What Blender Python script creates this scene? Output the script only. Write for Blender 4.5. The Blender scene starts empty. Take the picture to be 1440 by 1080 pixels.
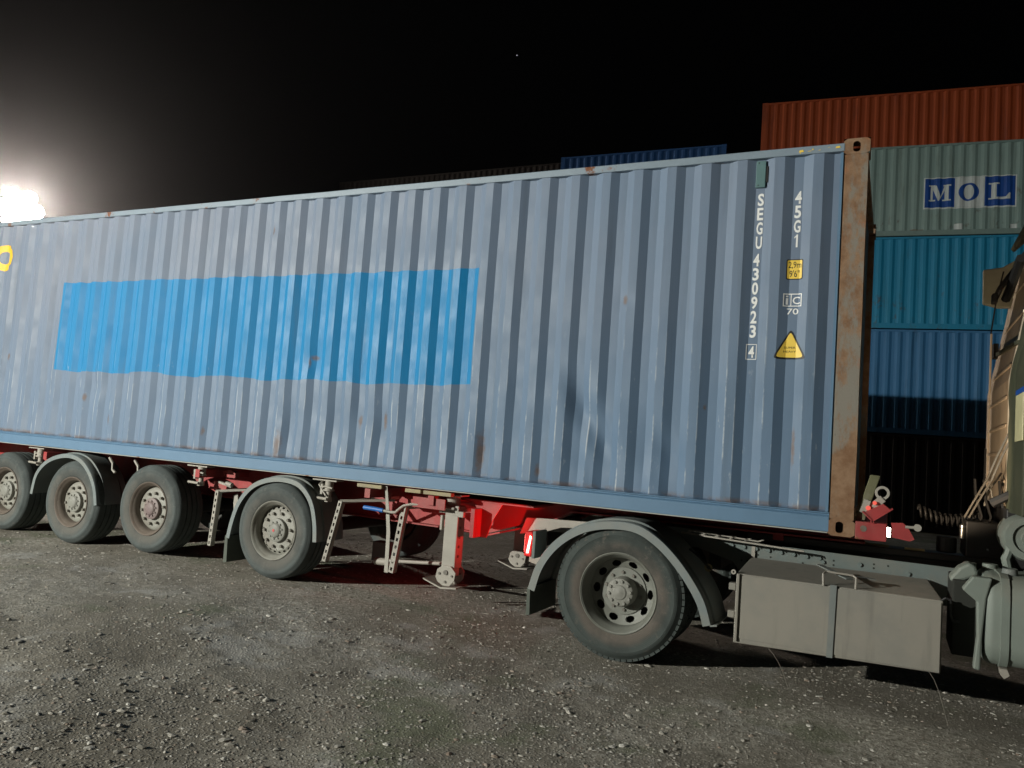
import bpy, bmesh, math, random
import numpy as np
from mathutils import Vector, Matrix, noise
random.seed(7)
SC = bpy.context.scene
COL = SC.collection
PI = math.pi

# ------------------------------------------------------------ camera
CAM = Vector((0.211, -6.045, 1.657))
def make_camera():
    yaw, pitch, roll = -0.4563, 0.0718, 0.0731
    fw = Vector((math.sin(yaw)*math.cos(pitch), math.cos(yaw)*math.cos(pitch), math.sin(pitch)))
    r0 = Vector((math.cos(yaw), -math.sin(yaw), 0)); u0 = r0.cross(fw)
    r = math.cos(roll)*r0 + math.sin(roll)*u0
    u = -math.sin(roll)*r0 + math.cos(roll)*u0
    cd = bpy.data.cameras.new('camera'); co = bpy.data.objects.new('camera', cd); COL.objects.link(co)
    co.matrix_world = Matrix(((r.x, u.x, -fw.x, CAM.x), (r.y, u.y, -fw.y, CAM.y), (r.z, u.z, -fw.z, CAM.z), (0, 0, 0, 1)))
    cd.sensor_width = 36; cd.lens = 36*1096.33/1440; cd.clip_end = 1500; cd.clip_start = 0.05
    SC.camera = co
make_camera()

# ------------------------------------------------------------ world: black night sky
wd = bpy.data.worlds.new('World'); SC.world = wd; wd.use_nodes = True
bg = wd.node_tree.nodes['Background']
bg.inputs['Color'].default_value = (0.75, 0.85, 1.0, 1); bg.inputs['Strength'].default_value = 0.0004

def spot(name, loc, target, watts, col, size=0.12, angle=130, blend=0.6, parent=None):
    ld = bpy.data.lights.new(name, 'SPOT'); ld.energy = watts; ld.color = col
    ld.shadow_soft_size = size; ld.spot_size = math.radians(angle); ld.spot_blend = blend
    o = bpy.data.objects.new(name, ld); COL.objects.link(o); o.location = loc
    o.rotation_euler = (Vector(target)-Vector(loc)).to_track_quat('-Z', 'Y').to_euler()
    return o
LAMP_A = Vector((-12.3, -12.0, 4.38))          # floodlight that lights this side of the yard
LAMP_B = Vector((-32.2, 13.1, 9.62))           # floodlight seen over the container
spot('yard_light', LAMP_A, (-5.5, -2.5, 0.5), 12000, (1.0, 0.99, 0.90), size=0.05, angle=110, blend=1.0)
spot('yard_light', LAMP_B + Vector((0.35, -0.3, 0)), (0.2, -8.5, 2.5), 8000, (1.0, 0.80, 0.74), size=0.6, angle=72, blend=0.7)

SC.view_settings.view_transform = 'Standard'; SC.view_settings.look = 'None'
SC.view_settings.exposure = 0.0; SC.view_settings.gamma = 1.0
SC.view_settings.use_curve_mapping = False
SC.render.engine = 'CYCLES'
SC.cycles.use_denoising = True
SC.cycles.max_bounces = 6
SC.cycles.volume_bounces = 0
SC.cycles.sample_clamp_indirect = 4

# ------------------------------------------------------------ mesh helpers
class MB:
    def __init__(s): s.v = []; s.f = []
    def add(s, vs, fs):
        n = len(s.v); s.v += [tuple(p) for p in vs]; s.f += [tuple(i+n for i in f) for f in fs]; return s
    def box(s, x0, x1, y0, y1, z0, z1):
        return s.add([(x0,y0,z0),(x1,y0,z0),(x1,y1,z0),(x0,y1,z0),(x0,y0,z1),(x1,y0,z1),(x1,y1,z1),(x0,y1,z1)],
                     [(0,3,2,1),(4,5,6,7),(0,1,5,4),(1,2,6,5),(2,3,7,6),(3,0,4,7)])
    def obox(s, a, b, w, h, up=(0,0,1)):
        """bar from a to b, w across, h along up"""
        a = Vector(a); b = Vector(b); d = (b-a).normalized(); up = Vector(up)
        if abs(d.dot(up)) > 0.99: up = Vector((0, 1, 0))
        x = d.cross(up).normalized(); z = x.cross(d).normalized()
        vs = [p + x*sx*w/2 + z*sz*h/2 for p in (a, b) for sx, sz in ((-1,-1),(1,-1),(1,1),(-1,1))]
        return s.add(vs, [(0,3,2,1),(4,5,6,7),(0,1,5,4),(1,2,6,5),(2,3,7,6),(3,0,4,7)])
    def prism(s, poly, axis, a, b):
        """poly of 2-D points swept along axis from a to b"""
        def P(u, v, t): return {'Y': (u, t, v), 'X': (t, u, v), 'Z': (u, v, t)}[axis]
        n = len(poly); vs = [P(u, v, a) for u, v in poly] + [P(u, v, b) for u, v in poly]
        return s.add(vs, [tuple(range(n)), tuple(range(2*n-1, n-1, -1))] + [(i, (i+1) % n, n+(i+1) % n, n+i) for i in range(n)])
    def cyl(s, a, b, r, n=16, r2=None):
        return s.tube([a, b], r, n, r2)
    def tube(s, path, r, n=8, r2=None):
        path = [Vector(p) for p in path]; m = len(path); vs = []; fs = []
        ref = None
        for i, p in enumerate(path):
            d = (path[min(i+1, m-1)] - path[max(i-1, 0)]).normalized()
            if ref is None: ref = Vector((0, 0, 1)) if abs(d.z) < 0.9 else Vector((0, 1, 0))
            x = d.cross(ref).normalized(); z = x.cross(d).normalized(); ref = z
            rr = r if r2 is None else r + (r2-r)*i/(m-1)
            vs += [p + x*math.cos(t*2*PI/n)*rr + z*math.sin(t*2*PI/n)*rr for t in range(n)]
        for i in range(m-1):
            fs += [(i*n+t, i*n+(t+1) % n, (i+1)*n+(t+1) % n, (i+1)*n+t) for t in range(n)]
        fs += [tuple(range(n-1, -1, -1)), tuple((m-1)*n+t for t in range(n))]
        return s.add(vs, fs)
    def lathe(s, prof, c=(0,0,0), n=64, axis='Y', close=False):
        """prof: (radius, along)"""
        vs = []; m = len(prof)
        for k in range(n):
            a = 2*PI*k/n
            for r, t in prof:
                u, w = r*math.cos(a), r*math.sin(a)
                q = {'Y': (u, t, w), 'X': (t, u, w), 'Z': (u, w, t)}[axis]
                vs.append((q[0]+c[0], q[1]+c[1], q[2]+c[2]))
        fs = []
        for k in range(n):
            k2 = (k+1) % n
            for j in range(m-1 if not close else m):
                j2 = (j+1) % m
                fs.append((k*m+j, k*m+j2, k2*m+j2, k2*m+j))
        return s.add(vs, fs)
    def data(s, name, mat, smooth=False, angle=35):
        me = bpy.data.meshes.new(name); me.from_pydata(s.v, [], s.f)
        bm = bmesh.new(); bm.from_mesh(me)
        bmesh.ops.remove_doubles(bm, verts=bm.verts, dist=1e-6)
        bmesh.ops.recalc_face_normals(bm, faces=bm.faces)
        if smooth:
            for f in bm.faces: f.smooth = True
            for e in bm.edges:
                if len(e.link_faces) == 2 and e.calc_face_angle(0) > math.radians(angle): e.smooth = False
        bm.to_mesh(me); bm.free()
        me.materials.append(mat); return me
    def build(s, name, mat, parent=None, smooth=False, bevel=0, angle=35, loc=None):
        o = bpy.data.objects.new(name, s.data(name, mat, smooth, angle)); COL.objects.link(o)
        attach(o, parent, loc)
        if bevel:
            m = o.modifiers.new('bevel', 'BEVEL'); m.width = bevel; m.segments = 2; m.limit_method = 'ANGLE'; m.angle_limit = math.radians(40)
        return o

def wloc(o):
    v = Vector(o.location)
    if o.parent: v = v + wloc(o.parent)
    return v
def attach(o, parent, loc=None):
    """loc=None: the mesh holds world coordinates of an unrotated parent chain"""
    if parent is not None:
        o.parent = parent
        if loc is None: o.location = -wloc(parent)
        else: o.location = loc
    elif loc is not None: o.location = loc
def empty(name, loc, parent=None, rz=0):
    o = bpy.data.objects.new(name, None); COL.objects.link(o); o.empty_display_size = 0.2
    if parent is not None: o.parent = parent; o.location = Vector(loc) - wloc(parent)
    else: o.location = loc
    o.rotation_euler = (0, 0, rz); return o
def tag(o, label=None, cat=None, group=None, kind=None):
    if label: o['label'] = label
    if cat: o['category'] = cat
    if group: o['group'] = group
    if kind: o['kind'] = kind
    return o
def copy_tree(o, parent=None):
    c = o.copy(); COL.objects.link(c); c.parent = parent
    for ch in [x for x in bpy.data.objects if x.parent == o]: copy_tree(ch, c)
    return c
def lk(name, me, parent, loc=(0,0,0)):
    o = bpy.data.objects.new(name, me); COL.objects.link(o); o.parent = parent; o.location = loc; return o

# ------------------------------------------------------------ materials
class NT:
    def __init__(s, name):
        s.m = bpy.data.materials.new(name); s.m.use_nodes = True
        s.t = s.m.node_tree; s.n = s.t.nodes; s.b = s.n['Principled BSDF']
        s.co = s.n.new('ShaderNodeTexCoord').outputs['Object']
    def put(s, inp, v):
        if isinstance(v, bpy.types.NodeSocket): s.t.links.new(v, inp)
        elif hasattr(v, '__len__'): inp.default_value = tuple(v) + ((1,) if len(v) == 3 and len(inp.default_value) == 4 else ())
        else: inp.default_value = v
    def math(s, op, a, b=0.0, c=0.0, clamp=False):
        k = s.n.new('ShaderNodeMath'); k.operation = op; k.use_clamp = clamp
        for i, v in enumerate((a, b, c)): s.put(k.inputs[i], v)
        return k.outputs[0]
    def noise(s, scale, detail=4, rough=0.6, stretch=None, dist=0.0, seed=None):
        k = s.n.new('ShaderNodeTexNoise'); k.inputs['Scale'].default_value = scale
        k.inputs['Detail'].default_value = detail; k.inputs['Roughness'].default_value = rough; k.inputs['Distortion'].default_value = dist
        co = s.co
        if stretch or seed:
            m = s.n.new('ShaderNodeMapping'); s.t.links.new(co, m.inputs['Vector'])
            if stretch: m.inputs['Scale'].default_value = stretch
            if seed: m.inputs['Location'].default_value = (seed*3.1, seed*1.7, seed*2.3)
            co = m.outputs[0]
        s.t.links.new(co, k.inputs['Vector']); return k.outputs['Fac']
    def vor(s, scale, feature='F1', out='Distance'):
        k = s.n.new('ShaderNodeTexVoronoi'); k.inputs['Scale'].default_value = scale; k.feature = feature
        s.t.links.new(s.co, k.inputs['Vector']); return k.outputs[out]
    def ramp(s, fac, lo, hi, a=0.0, b=1.0):
        k = s.n.new('ShaderNodeMapRange'); k.interpolation_type = 'SMOOTHSTEP'
        for i, v in enumerate((fac, lo, hi, a, b)): s.put(k.inputs[i], v)
        return k.outputs[0]
    def mix(s, fac, a, b):
        k = s.n.new('ShaderNodeMix'); k.data_type = 'RGBA'
        s.put(k.inputs[0], fac); s.put(k.inputs[6], a); s.put(k.inputs[7], b); return k.outputs[2]
    def xyz(s):
        k = s.n.new('ShaderNodeSeparateXYZ'); s.t.links.new(s.co, k.inputs[0]); return k.outputs
    def bump(s, h, strength=0.3, dist=0.01, prev=None):
        k = s.n.new('ShaderNodeBump'); k.inputs['Strength'].default_value = strength; k.inputs['Distance'].default_value = dist
        s.put(k.inputs['Height'], h)
        if prev is not None: s.t.links.new(prev, k.inputs['Normal'])
        return k.outputs[0]
    def out(s, col, rough, metal=0.0, normal=None, spec=None):
        s.put(s.b.inputs['Base Color'], col); s.put(s.b.inputs['Roughness'], rough); s.put(s.b.inputs['Metallic'], metal)
        if normal is not None: s.put(s.b.inputs['Normal'], normal)
        if spec is not None: s.put(s.b.inputs['Specular IOR Level'], spec)
        return s.m
def mul(c, k): return tuple(min(1, x*k) for x in c)
def surf(name, col, rough=0.6, metal=0.0, var=0.2, scale=6, dust=0.0, dustcol=(0.20, 0.19, 0.16), rust=0.0, bump=0.15, streak=False, spec=None):
    t = NT(name)
    c = t.mix(t.noise(scale, 5), mul(col, 1-var), mul(col, 1+var))
    r = rough
    if dust:
        f = t.ramp(t.noise(3.1, 6, 0.65, seed=2), 0.62-dust*0.5, 0.78-dust*0.3)
        f = t.math('MULTIPLY', f, min(1, dust*1.3)); c = t.mix(f, c, dustcol); r = t.math('MAXIMUM', rough, t.math('MULTIPLY', f, 0.9))
    if streak:
        f = t.ramp(t.noise(9, 4, 0.6, stretch=(1, 1, 0.08), seed=5), 0.55, 0.75, 0, 0.5); c = t.mix(f, c, mul(col, 0.55))
    if rust:
        n = t.noise(4.3, 8, 0.7, seed=8)
        f = t.ramp(n, 0.72-rust*0.4, 0.78-rust*0.4); rc = t.mix(t.noise(25, 4), (0.09, 0.035, 0.015), (0.25, 0.10, 0.045))
        c = t.mix(f, c, rc); r = t.math('MAXIMUM', r if not isinstance(r, float) else r, t.math('MULTIPLY', f, 0.85))
    nb = t.bump(t.noise(45, 5, 0.7), bump, 0.004)
    return t.out(c, r, metal, nb, spec)

def tyre_mat(name, outer, inner, r0, r1):
    t = NT(name); X, Y, Z = t.xyz()
    r = t.math('SQRT', t.math('ADD', t.math('MULTIPLY', X, X), t.math('MULTIPLY', Z, Z)))
    rn = t.math('ADD', r, t.math('MULTIPLY', t.math('SUBTRACT', t.noise(6, 5, 0.6), 0.5), 0.07))
    c = t.mix(t.ramp(rn, r0, r1), inner, outer)
    c = t.mix(t.ramp(t.noise(3, 6, 0.65, seed=3), 0.42, 0.66, 0, 0.75), c, mul(outer, 0.6))
    c = t.mix(t.ramp(t.noise(13, 6, 0.7, seed=5), 0.56, 0.70, 0, 0.5), c, mul(inner, 1.35))
    rib = t.math('SINE', t.math('MULTIPLY', r, 520))
    nb = t.bump(rib, 0.18, 0.0015); nb = t.bump(t.noise(70, 5, 0.7), 0.3, 0.003, nb)
    return t.out(c, 0.85, 0.0, nb, 0.3)
def emis(name, col, strength):
    t = NT(name); t.put(t.b.inputs['Base Color'], (0.02, 0.02, 0.02)); t.put(t.b.inputs['Emission Color'], col)
    t.b.inputs['Emission Strength'].default_value = strength; return t.m

X0, PITCH, FLAT, SLOPE, INNER, DEPTH, YO = -0.311, 0.278, 0.072, 0.068, 0.070, 0.036, 0.012
def prof(x, x0=X0, right=-0.243):
    if x > right: return DEPTH
    t = (x0 - x) % PITCH
    if t < FLAT: return 0.0
    if t < FLAT+SLOPE: return DEPTH*(t-FLAT)/SLOPE
    if t < FLAT+SLOPE+INNER: return DEPTH
    return DEPTH*(PITCH-t)/SLOPE
def folds(xa, xb, x0=X0):
    """x of every fold between xa and xb"""
    out = []
    k = math.floor((x0-xb)/PITCH) - 1
    while x0 - k*PITCH > xa - PITCH:
        b = x0 - k*PITCH
        out += [b, b-FLAT, b-FLAT-SLOPE, b-FLAT-SLOPE-INNER]; k += 1
    return sorted(x for x in out if xa < x < xb)

def container_paint():
    t = NT('faded_blue_container_paint'); X, Y, Z = t.xyz()
    base = t.mix(t.noise(1.3, 6, 0.6), (0.090, 0.152, 0.236), (0.118, 0.184, 0.274))
    paler = t.math('ADD', t.ramp(Z, 1.6, 3.6, 0, 0.5), t.ramp(X, -1.0, -8.0, 0, 0.35))  # paint gets paler towards the top and the left end
    paler = t.math('MULTIPLY', paler, t.ramp(t.noise(0.7, 5, 0.6, seed=3), 0.25, 0.7, 0.5, 1.1))
    base = t.mix(paler, base, (0.186, 0.213, 0.270))
    # blue repainted rectangle with a wavy lower edge
    wob = t.math('MULTIPLY', t.math('SUBTRACT', t.noise(1.7, 1, 0.4, stretch=(1, 0, 0.0)), 0.5), 0.14)
    wob2 = t.math('MULTIPLY', t.math('SUBTRACT', t.noise(9, 3, 0.6, seed=4), 0.5), 0.018)
    zz = t.math('ADD', Z, wob2)
    e = 0.004
    top = t.ramp(t.math('ADD', zz, t.math('MULTIPLY', wob, 0.25)), 3.178-e, 3.178+e, 1, 0)
    bot = t.ramp(t.math('ADD', zz, wob), 2.104-e, 2.104+e)
    xx = t.math('ADD', X, wob2)
    lft = t.ramp(xx, -8.97-e, -8.97+e); rgt = t.ramp(xx, -3.18-e, -3.18+e, 1, 0)
    patch = t.math('MULTIPLY', t.math('MULTIPLY', top, bot), t.math('MULTIPLY', lft, rgt))
    pcol = t.mix(t.noise(2.2, 5), (0.004, 0.165, 0.375), (0.007, 0.190, 0.405))
    col = t.mix(patch, base, pcol)
    # vertical dirt streaks, rubbed fold edges, scuffs, rust
    st = t.ramp(t.noise(7, 5, 0.65, stretch=(1, 1, 0.07), seed=6), 0.52, 0.78, 0, 0.35)
    col = t.mix(st, col, (0.075, 0.100, 0.125))
    fr = t.math('MODULO', t.math('ADD', t.math('MULTIPLY', X, -1), X0 + PITCH*50), PITCH)
    edge = t.ramp(t.math('ABSOLUTE', t.math('SUBTRACT', fr, FLAT)), 0.002, 0.009, 1, 0)
    edge2 = t.ramp(t.math('MINIMUM', fr, t.math('SUBTRACT', PITCH, fr)), 0.002, 0.008, 1, 0)
    rub = t.ramp(t.noise(5, 6, 0.7, stretch=(1, 1, 0.5), seed=9), 0.48, 0.62)
    low = t.ramp(Z, 3.2, 1.6, 0.05, 1.0)
    w = t.math('MULTIPLY', t.math('MULTIPLY', t.math('MAXIMUM', edge, t.math('MULTIPLY', edge2, 0.6)), rub), low)
    w = t.math('MULTIPLY', w, t.math('SUBTRACT', 1.0, t.math('MULTIPLY', patch, 0.6)))
    col = t.mix(t.math('MULTIPLY', w, 0.6), col, (0.50, 0.53, 0.55))
    sc = t.math('MULTIPLY', t.ramp(t.noise(16, 6, 0.75, stretch=(1, 1, 0.35), seed=11), 0.62, 0.70), low)
    col = t.mix(t.math('MULTIPLY', sc, 0.40), col, (0.36, 0.40, 0.44))
    rust = None
    nz = t.math('MULTIPLY', t.math('SUBTRACT', t.noise(14, 6, 0.7, seed=13), 0.5), 2.4)
    for (rx, rz, ax, az) in ((-5.34,1.42,0.035,0.13),(-3.04,1.53,0.035,0.15),(-4.98,2.33,0.045,0.022),(-5.03,2.28,0.014,0.05),(-8.36,1.79,0.025,0.035),
                             (-1.79,2.87,0.02,0.035),(-4.37,1.72,0.02,0.05),(-4.09,1.75,0.015,0.07),(-5.66,3.66,0.012,0.035),(-9.95,2.25,0.02,0.04),
                             (-0.44,1.75,0.012,0.12),(-1.10,2.02,0.012,0.02),(-6.4,1.52,0.02,0.04),(-7.9,1.56,0.02,0.05),(-2.48,1.42,0.02,0.04)):
        dx = t.math('DIVIDE', t.math('SUBTRACT', X, rx), ax); dz = t.math('DIVIDE', t.math('SUBTRACT', Z, rz), az)
        d = t.math('ADD', t.math('SQRT', t.math('ADD', t.math('MULTIPLY', dx, dx), t.math('MULTIPLY', dz, dz))), nz)
        m = t.ramp(d, 0.3, 1.6, 1, 0)
        rust = m if rust is None else t.math('MAXIMUM', rust, m)
    sp = t.ramp(t.noise(23, 6, 0.7, seed=15), 0.77, 0.80)
    rust = t.math('MAXIMUM', t.math('MULTIPLY', rust, 0.70), t.math('MULTIPLY', sp, t.ramp(Z, 2.4, 1.3, 0.1, 0.9)))
    foot = t.math('MULTIPLY', t.ramp(Z, 1.36, 1.325), t.ramp(t.noise(6, 5, 0.7, seed=17), 0.35, 0.65))
    rust = t.math('MAXIMUM', rust, t.math('MULTIPLY', foot, 0.6))
    col = t.mix(rust, col, t.mix(t.noise(30, 4), (0.06, 0.03, 0.018), (0.22, 0.13, 0.07)))
    rough = t.ramp(t.noise(3, 5, seed=19), 0.3, 0.7, 0.48, 0.66)
    rough = t.math('MAXIMUM', rough, t.math('MULTIPLY', rust, 0.85))
    h = t.noise(2.6, 3, 0.5, stretch=(1, 1, 0.5))
    nb = t.bump(h, 0.22, 0.012); nb = t.bump(t.noise(60, 4, 0.7), 0.08, 0.003, nb)
    return t.out(col, rough, 0.0, nb, 0.38)
def rust_post():
    t = NT('rusty_steel_post')
    a = t.mix(t.ramp(t.noise(7, 8, 0.7), 0.35, 0.65), (0.165, 0.085, 0.040), (0.25, 0.155, 0.090))
    a = t.mix(t.ramp(t.noise(3.2, 8, 0.75, stretch=(1, 1, 0.4), seed=3), 0.48, 0.6), a, (0.20, 0.185, 0.155))
    a = t.mix(t.ramp(t.noise(9, 8, 0.75, stretch=(1, 1, 0.5), seed=6), 0.57, 0.70, 0, 0.75), a, (0.29, 0.115, 0.050))
    a = t.mix(t.ramp(t.noise(30, 5, 0.7, seed=9), 0.62, 0.72, 0, 0.7), a, (0.05, 0.03, 0.02))
    a = t.mix(t.ramp(t.noise(4, 5, 0.7, stretch=(1, 1, 0.6), seed=12), 0.66, 0.72, 0, 0.5), a, (0.14, 0.19, 0.20))
    nb = t.bump(t.noise(40, 8, 0.75), 0.5, 0.006)
    return t.out(a, 0.82, 0.0, nb)
def ground_mat():
    t = NT('gravel_dirt')
    big = t.noise(0.55, 6, 0.62); fine = t.noise(22, 8, 0.8, seed=2)
    c = t.mix(t.ramp(big, 0.36, 0.66), (0.20, 0.180, 0.145), (0.56, 0.54, 0.475))
    c = t.mix(t.ramp(t.noise(0.22, 4, 0.5, seed=12), 0.45, 0.62, 0, 0.45), c, (0.17, 0.15, 0.12))
    c = t.mix(t.ramp(fine, 0.35, 0.70), (0.17, 0.155, 0.125), c)
    c = t.mix(t.ramp(t.noise(1.6, 5, 0.6, seed=5), 0.55, 0.68, 0, 0.5), c, (0.42, 0.415, 0.39))
    c = t.mix(t.ramp(t.noise(0.9, 6, 0.6, seed=8), 0.56, 0.66, 0, 0.6), c, (0.13, 0.15, 0.09))
    v = t.vor(48); c = t.mix(t.ramp(v, 0.16, 0.28, 0.5, 0), c, (0.42, 0.41, 0.38))
    h = t.math('ADD', t.math('MULTIPLY', t.ramp(v, 0.1, 0.5, 1, 0), 0.6), t.noise(30, 8, 0.75))
    nb = t.bump(h, 0.6, 0.008); nb = t.bump(t.noise(110, 6, 0.8), 0.4, 0.003, nb)
    return t.out(c, 0.95, 0.0, nb, 0.2)
def pebble_mat():
    t = NT('pebble_stone'); g = t.n.new('ShaderNodeNewGeometry')
    r = g.outputs['Random Per Island']
    c = t.mix(t.ramp(r, 0.1, 0.75), (0.22, 0.205, 0.17), (0.44, 0.42, 0.37))
    c = t.mix(t.ramp(r, 0.86, 1.0), c, (0.68, 0.66, 0.60))
    r2 = t.math('FRACT', t.math('MULTIPLY', r, 37.7))
    c = t.mix(t.ramp(r2, 0.86, 0.95, 0, 0.5), c, (0.30, 0.19, 0.13))
    c = t.mix(t.math('MULTIPLY', t.noise(60, 4), 0.4), c, (0.09, 0.085, 0.075))
    return t.out(c, 0.85, 0.0, t.bump(t.noise(150, 4), 0.3, 0.002), 0.3)
def weathered(name, a, b, dirt, rusty=0.5, seedv=0):
    """far container paint: streaks, patches and rust low down (object coordinates, z from the container foot)"""
    t = NT(name); X, Y, Z = t.xyz()
    c = t.mix(t.noise(0.9, 6, 0.6, seed=1+seedv), a, b)
    c = t.mix(t.ramp(t.noise(4, 6, 0.7, stretch=(1, 1, 0.12), seed=4+seedv), 0.50, 0.75, 0, 0.6), c, dirt)
    m = t.math('MULTIPLY', t.ramp(t.noise(3.4, 8, 0.75, stretch=(1, 1, 0.7), seed=7+seedv), 0.60-0.05*rusty, 0.70), t.ramp(Z, 2.0, 0.3, 0.15, rusty))
    c = t.mix(m, c, t.mix(t.noise(20, 4), (0.035, 0.03, 0.022), (0.16, 0.08, 0.04)))
    return t.out(c, 0.6, 0.0, t.bump(t.noise(30, 4), 0.15, 0.005))

M = {}
M['paint'] = container_paint(); M['post'] = rust_post(); M['ground'] = ground_mat(); M['pebble'] = pebble_mat()
M['rail'] = surf('container_rail_paint', (0.090, 0.175, 0.275), 0.6, rust=0.12, var=0.12)
M['toprail'] = surf('grey_blue_rail_paint', (0.19, 0.245, 0.295), 0.5, rust=0.30, var=0.15)
M['lip'] = surf('scuffed_rail_edge', (0.33, 0.33, 0.30), 0.7, rust=0.35)
M['tealvent'] = surf('teal_vent_plastic', (0.085, 0.165, 0.17), 0.5, dust=0.2)
M['black'] = surf('black_steel', (0.012, 0.012, 0.012), 0.6, var=0.3)
M['hole'] = surf('dark_opening', (0.02, 0.022, 0.018), 0.9)
M['white'] = surf('white_lettering', (0.78, 0.79, 0.78), 0.5, var=0.06, scale=30)
M['yellow'] = surf('yellow_sticker', (0.82, 0.58, 0.09), 0.45, var=0.06)
M['yellow2'] = surf('yellow_lettering', (0.85, 0.48, 0.03), 0.5, var=0.06)
M['pale'] = surf('pale_yellow_plate', (0.55, 0.52, 0.30), 0.5)
M['ink'] = surf('black_print', (0.015, 0.015, 0.015), 0.5)
M['bluelogo'] = surf('blue_logo_paint', (0.012, 0.075, 0.33), 0.5, var=0.3, scale=3)
M['whitelogo'] = surf('white_logo_paint', (0.60, 0.66, 0.66), 0.6, var=0.18, scale=4, streak=True)
M['tyre'] = surf('dusty_tyre_rubber', (0.085, 0.092, 0.092), 0.85, dust=0.35, dustcol=(0.135, 0.145, 0.142), var=0.25, scale=4, bump=0.3)
M['tyre2'] = surf('dark_drive_tyre_rubber', (0.055, 0.060, 0.058), 0.85, dust=0.45, dustcol=(0.115, 0.115, 0.10), var=0.3, scale=3, bump=0.3)
M['tyre'] = tyre_mat('dusty_tyre_rubber', (0.078, 0.092, 0.090), (0.105, 0.103, 0.092), 0.33, 0.42)
M['tyre2'] = tyre_mat('dark_drive_tyre_rubber', (0.052, 0.064, 0.060), (0.105, 0.092, 0.078), 0.36, 0.43)
M['rim'] = surf('dirty_wheel_steel', (0.245, 0.245, 0.215), 0.55, metal=0.0, dust=0.45, dustcol=(0.16, 0.14, 0.115), rust=0.10, var=0.2)
M['rim2'] = surf('grey_wheel_steel', (0.165, 0.172, 0.150), 0.55, dust=0.35, dustcol=(0.13, 0.13, 0.10), var=0.2)
M['rimdark'] = surf('brown_wheel_barrel', (0.10, 0.080, 0.062), 0.7, rust=0.35)
M['rimbrown'] = surf('brown_grimy_rim', (0.13, 0.105, 0.085), 0.65, dust=0.3, rust=0.25)
M['hub'] = surf('hub_steel', (0.21, 0.21, 0.185), 0.6, dust=0.3, dustcol=(0.17, 0.15, 0.12))
M['hubred'] = surf('maroon_hub_cap', (0.17, 0.125, 0.125), 0.6, dust=0.6, dustcol=(0.19, 0.16, 0.14))
M['nut'] = surf('wheel_nut_steel', (0.13, 0.12, 0.10), 0.6, rust=0.3)
M['fender'] = surf('grey_plastic_mudguard', (0.155, 0.185, 0.185), 0.6, dust=0.4, dustcol=(0.20, 0.20, 0.175), var=0.2)
M['flap'] = surf('black_rubber_flap', (0.06, 0.075, 0.062), 0.8, dust=0.5, dustcol=(0.10, 0.11, 0.09))
M['red'] = surf('red_trailer_paint', (0.30, 0.028, 0.028), 0.65, dust=0.4, dustcol=(0.24, 0.11, 0.095), var=0.35, rust=0.16, streak=True)
M['galv'] = surf('dusty_galvanised_steel', (0.31, 0.29, 0.25), 0.6, dust=0.3, var=0.2, rust=0.08)
M['brass'] = surf('dirty_brass_plate', (0.30, 0.25, 0.12), 0.7, dust=0.4)
M['bluegrip'] = surf('blue_grip', (0.02, 0.13, 0.42), 0.5)
M['box'] = surf('dusty_grey_toolbox', (0.205, 0.198, 0.172), 0.75, dust=0.5, dustcol=(0.250, 0.232, 0.195), var=0.16, scale=2.5, streak=True, rust=0.06)
M['strap'] = surf('blue_grey_strap', (0.15, 0.17, 0.165), 0.7, dust=0.4)
M['chassis'] = surf('grey_chassis_paint', (0.115, 0.145, 0.140), 0.65, dust=0.4, dustcol=(0.17, 0.165, 0.14), var=0.2)
M['tank'] = surf('dusty_aluminium_tank', (0.175, 0.205, 0.180), 0.6, dust=0.35, dustcol=(0.20, 0.185, 0.15), var=0.18, scale=3)
M['cab'] = surf('beige_cab_paint', (0.62, 0.52, 0.39), 0.5, dust=0.35, dustcol=(0.42, 0.34, 0.25), var=0.12, scale=3, streak=True)
M['duct'] = surf('dark_green_plastic', (0.045, 0.050, 0.028), 0.75, dust=0.3, dustcol=(0.09, 0.085, 0.05))
M['greyplastic'] = surf('grey_fairing', (0.27, 0.27, 0.20), 0.6, dust=0.3)
M['mosswood'] = surf('mossy_weathered_timber', (0.115, 0.115, 0.06), 0.9, dust=0.4, dustcol=(0.23, 0.22, 0.17), var=0.4, scale=14, bump=0.5)
M['conc'] = surf('galvanised_mast', (0.3, 0.3, 0.3), 0.6)
M['chrome'] = surf('bare_steel', (0.55, 0.55, 0.52), 0.3, metal=0.9)
M['lampB'] = emis('floodlight_glow', (1.0, 0.94, 0.80), 400)
M['lampA'] = emis('floodlight_glow_cool', (1.0, 0.98, 0.92), 150)
M['redlens'] = emis('red_lamp_glow', (1.0, 0.03, 0.03), 30)
M['redtube'] = emis('red_lamp_core', (1.0, 0.12, 0.10), 22)
M['whitelens'] = emis('white_marker_glow', (1.0, 0.86, 0.66), 30)
M['reddim'] = emis('small_red_glow', (1.0, 0.12, 0.08), 0.9)
M['starm'] = emis('star_glow', (0.8, 0.85, 1.0), 1.2)
M['reflect'] = surf('red_reflector', (0.6, 0.02, 0.02), 0.3)
M['hubdot'] = surf('red_dot_sticker', (0.5, 0.06, 0.06), 0.5)

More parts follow.
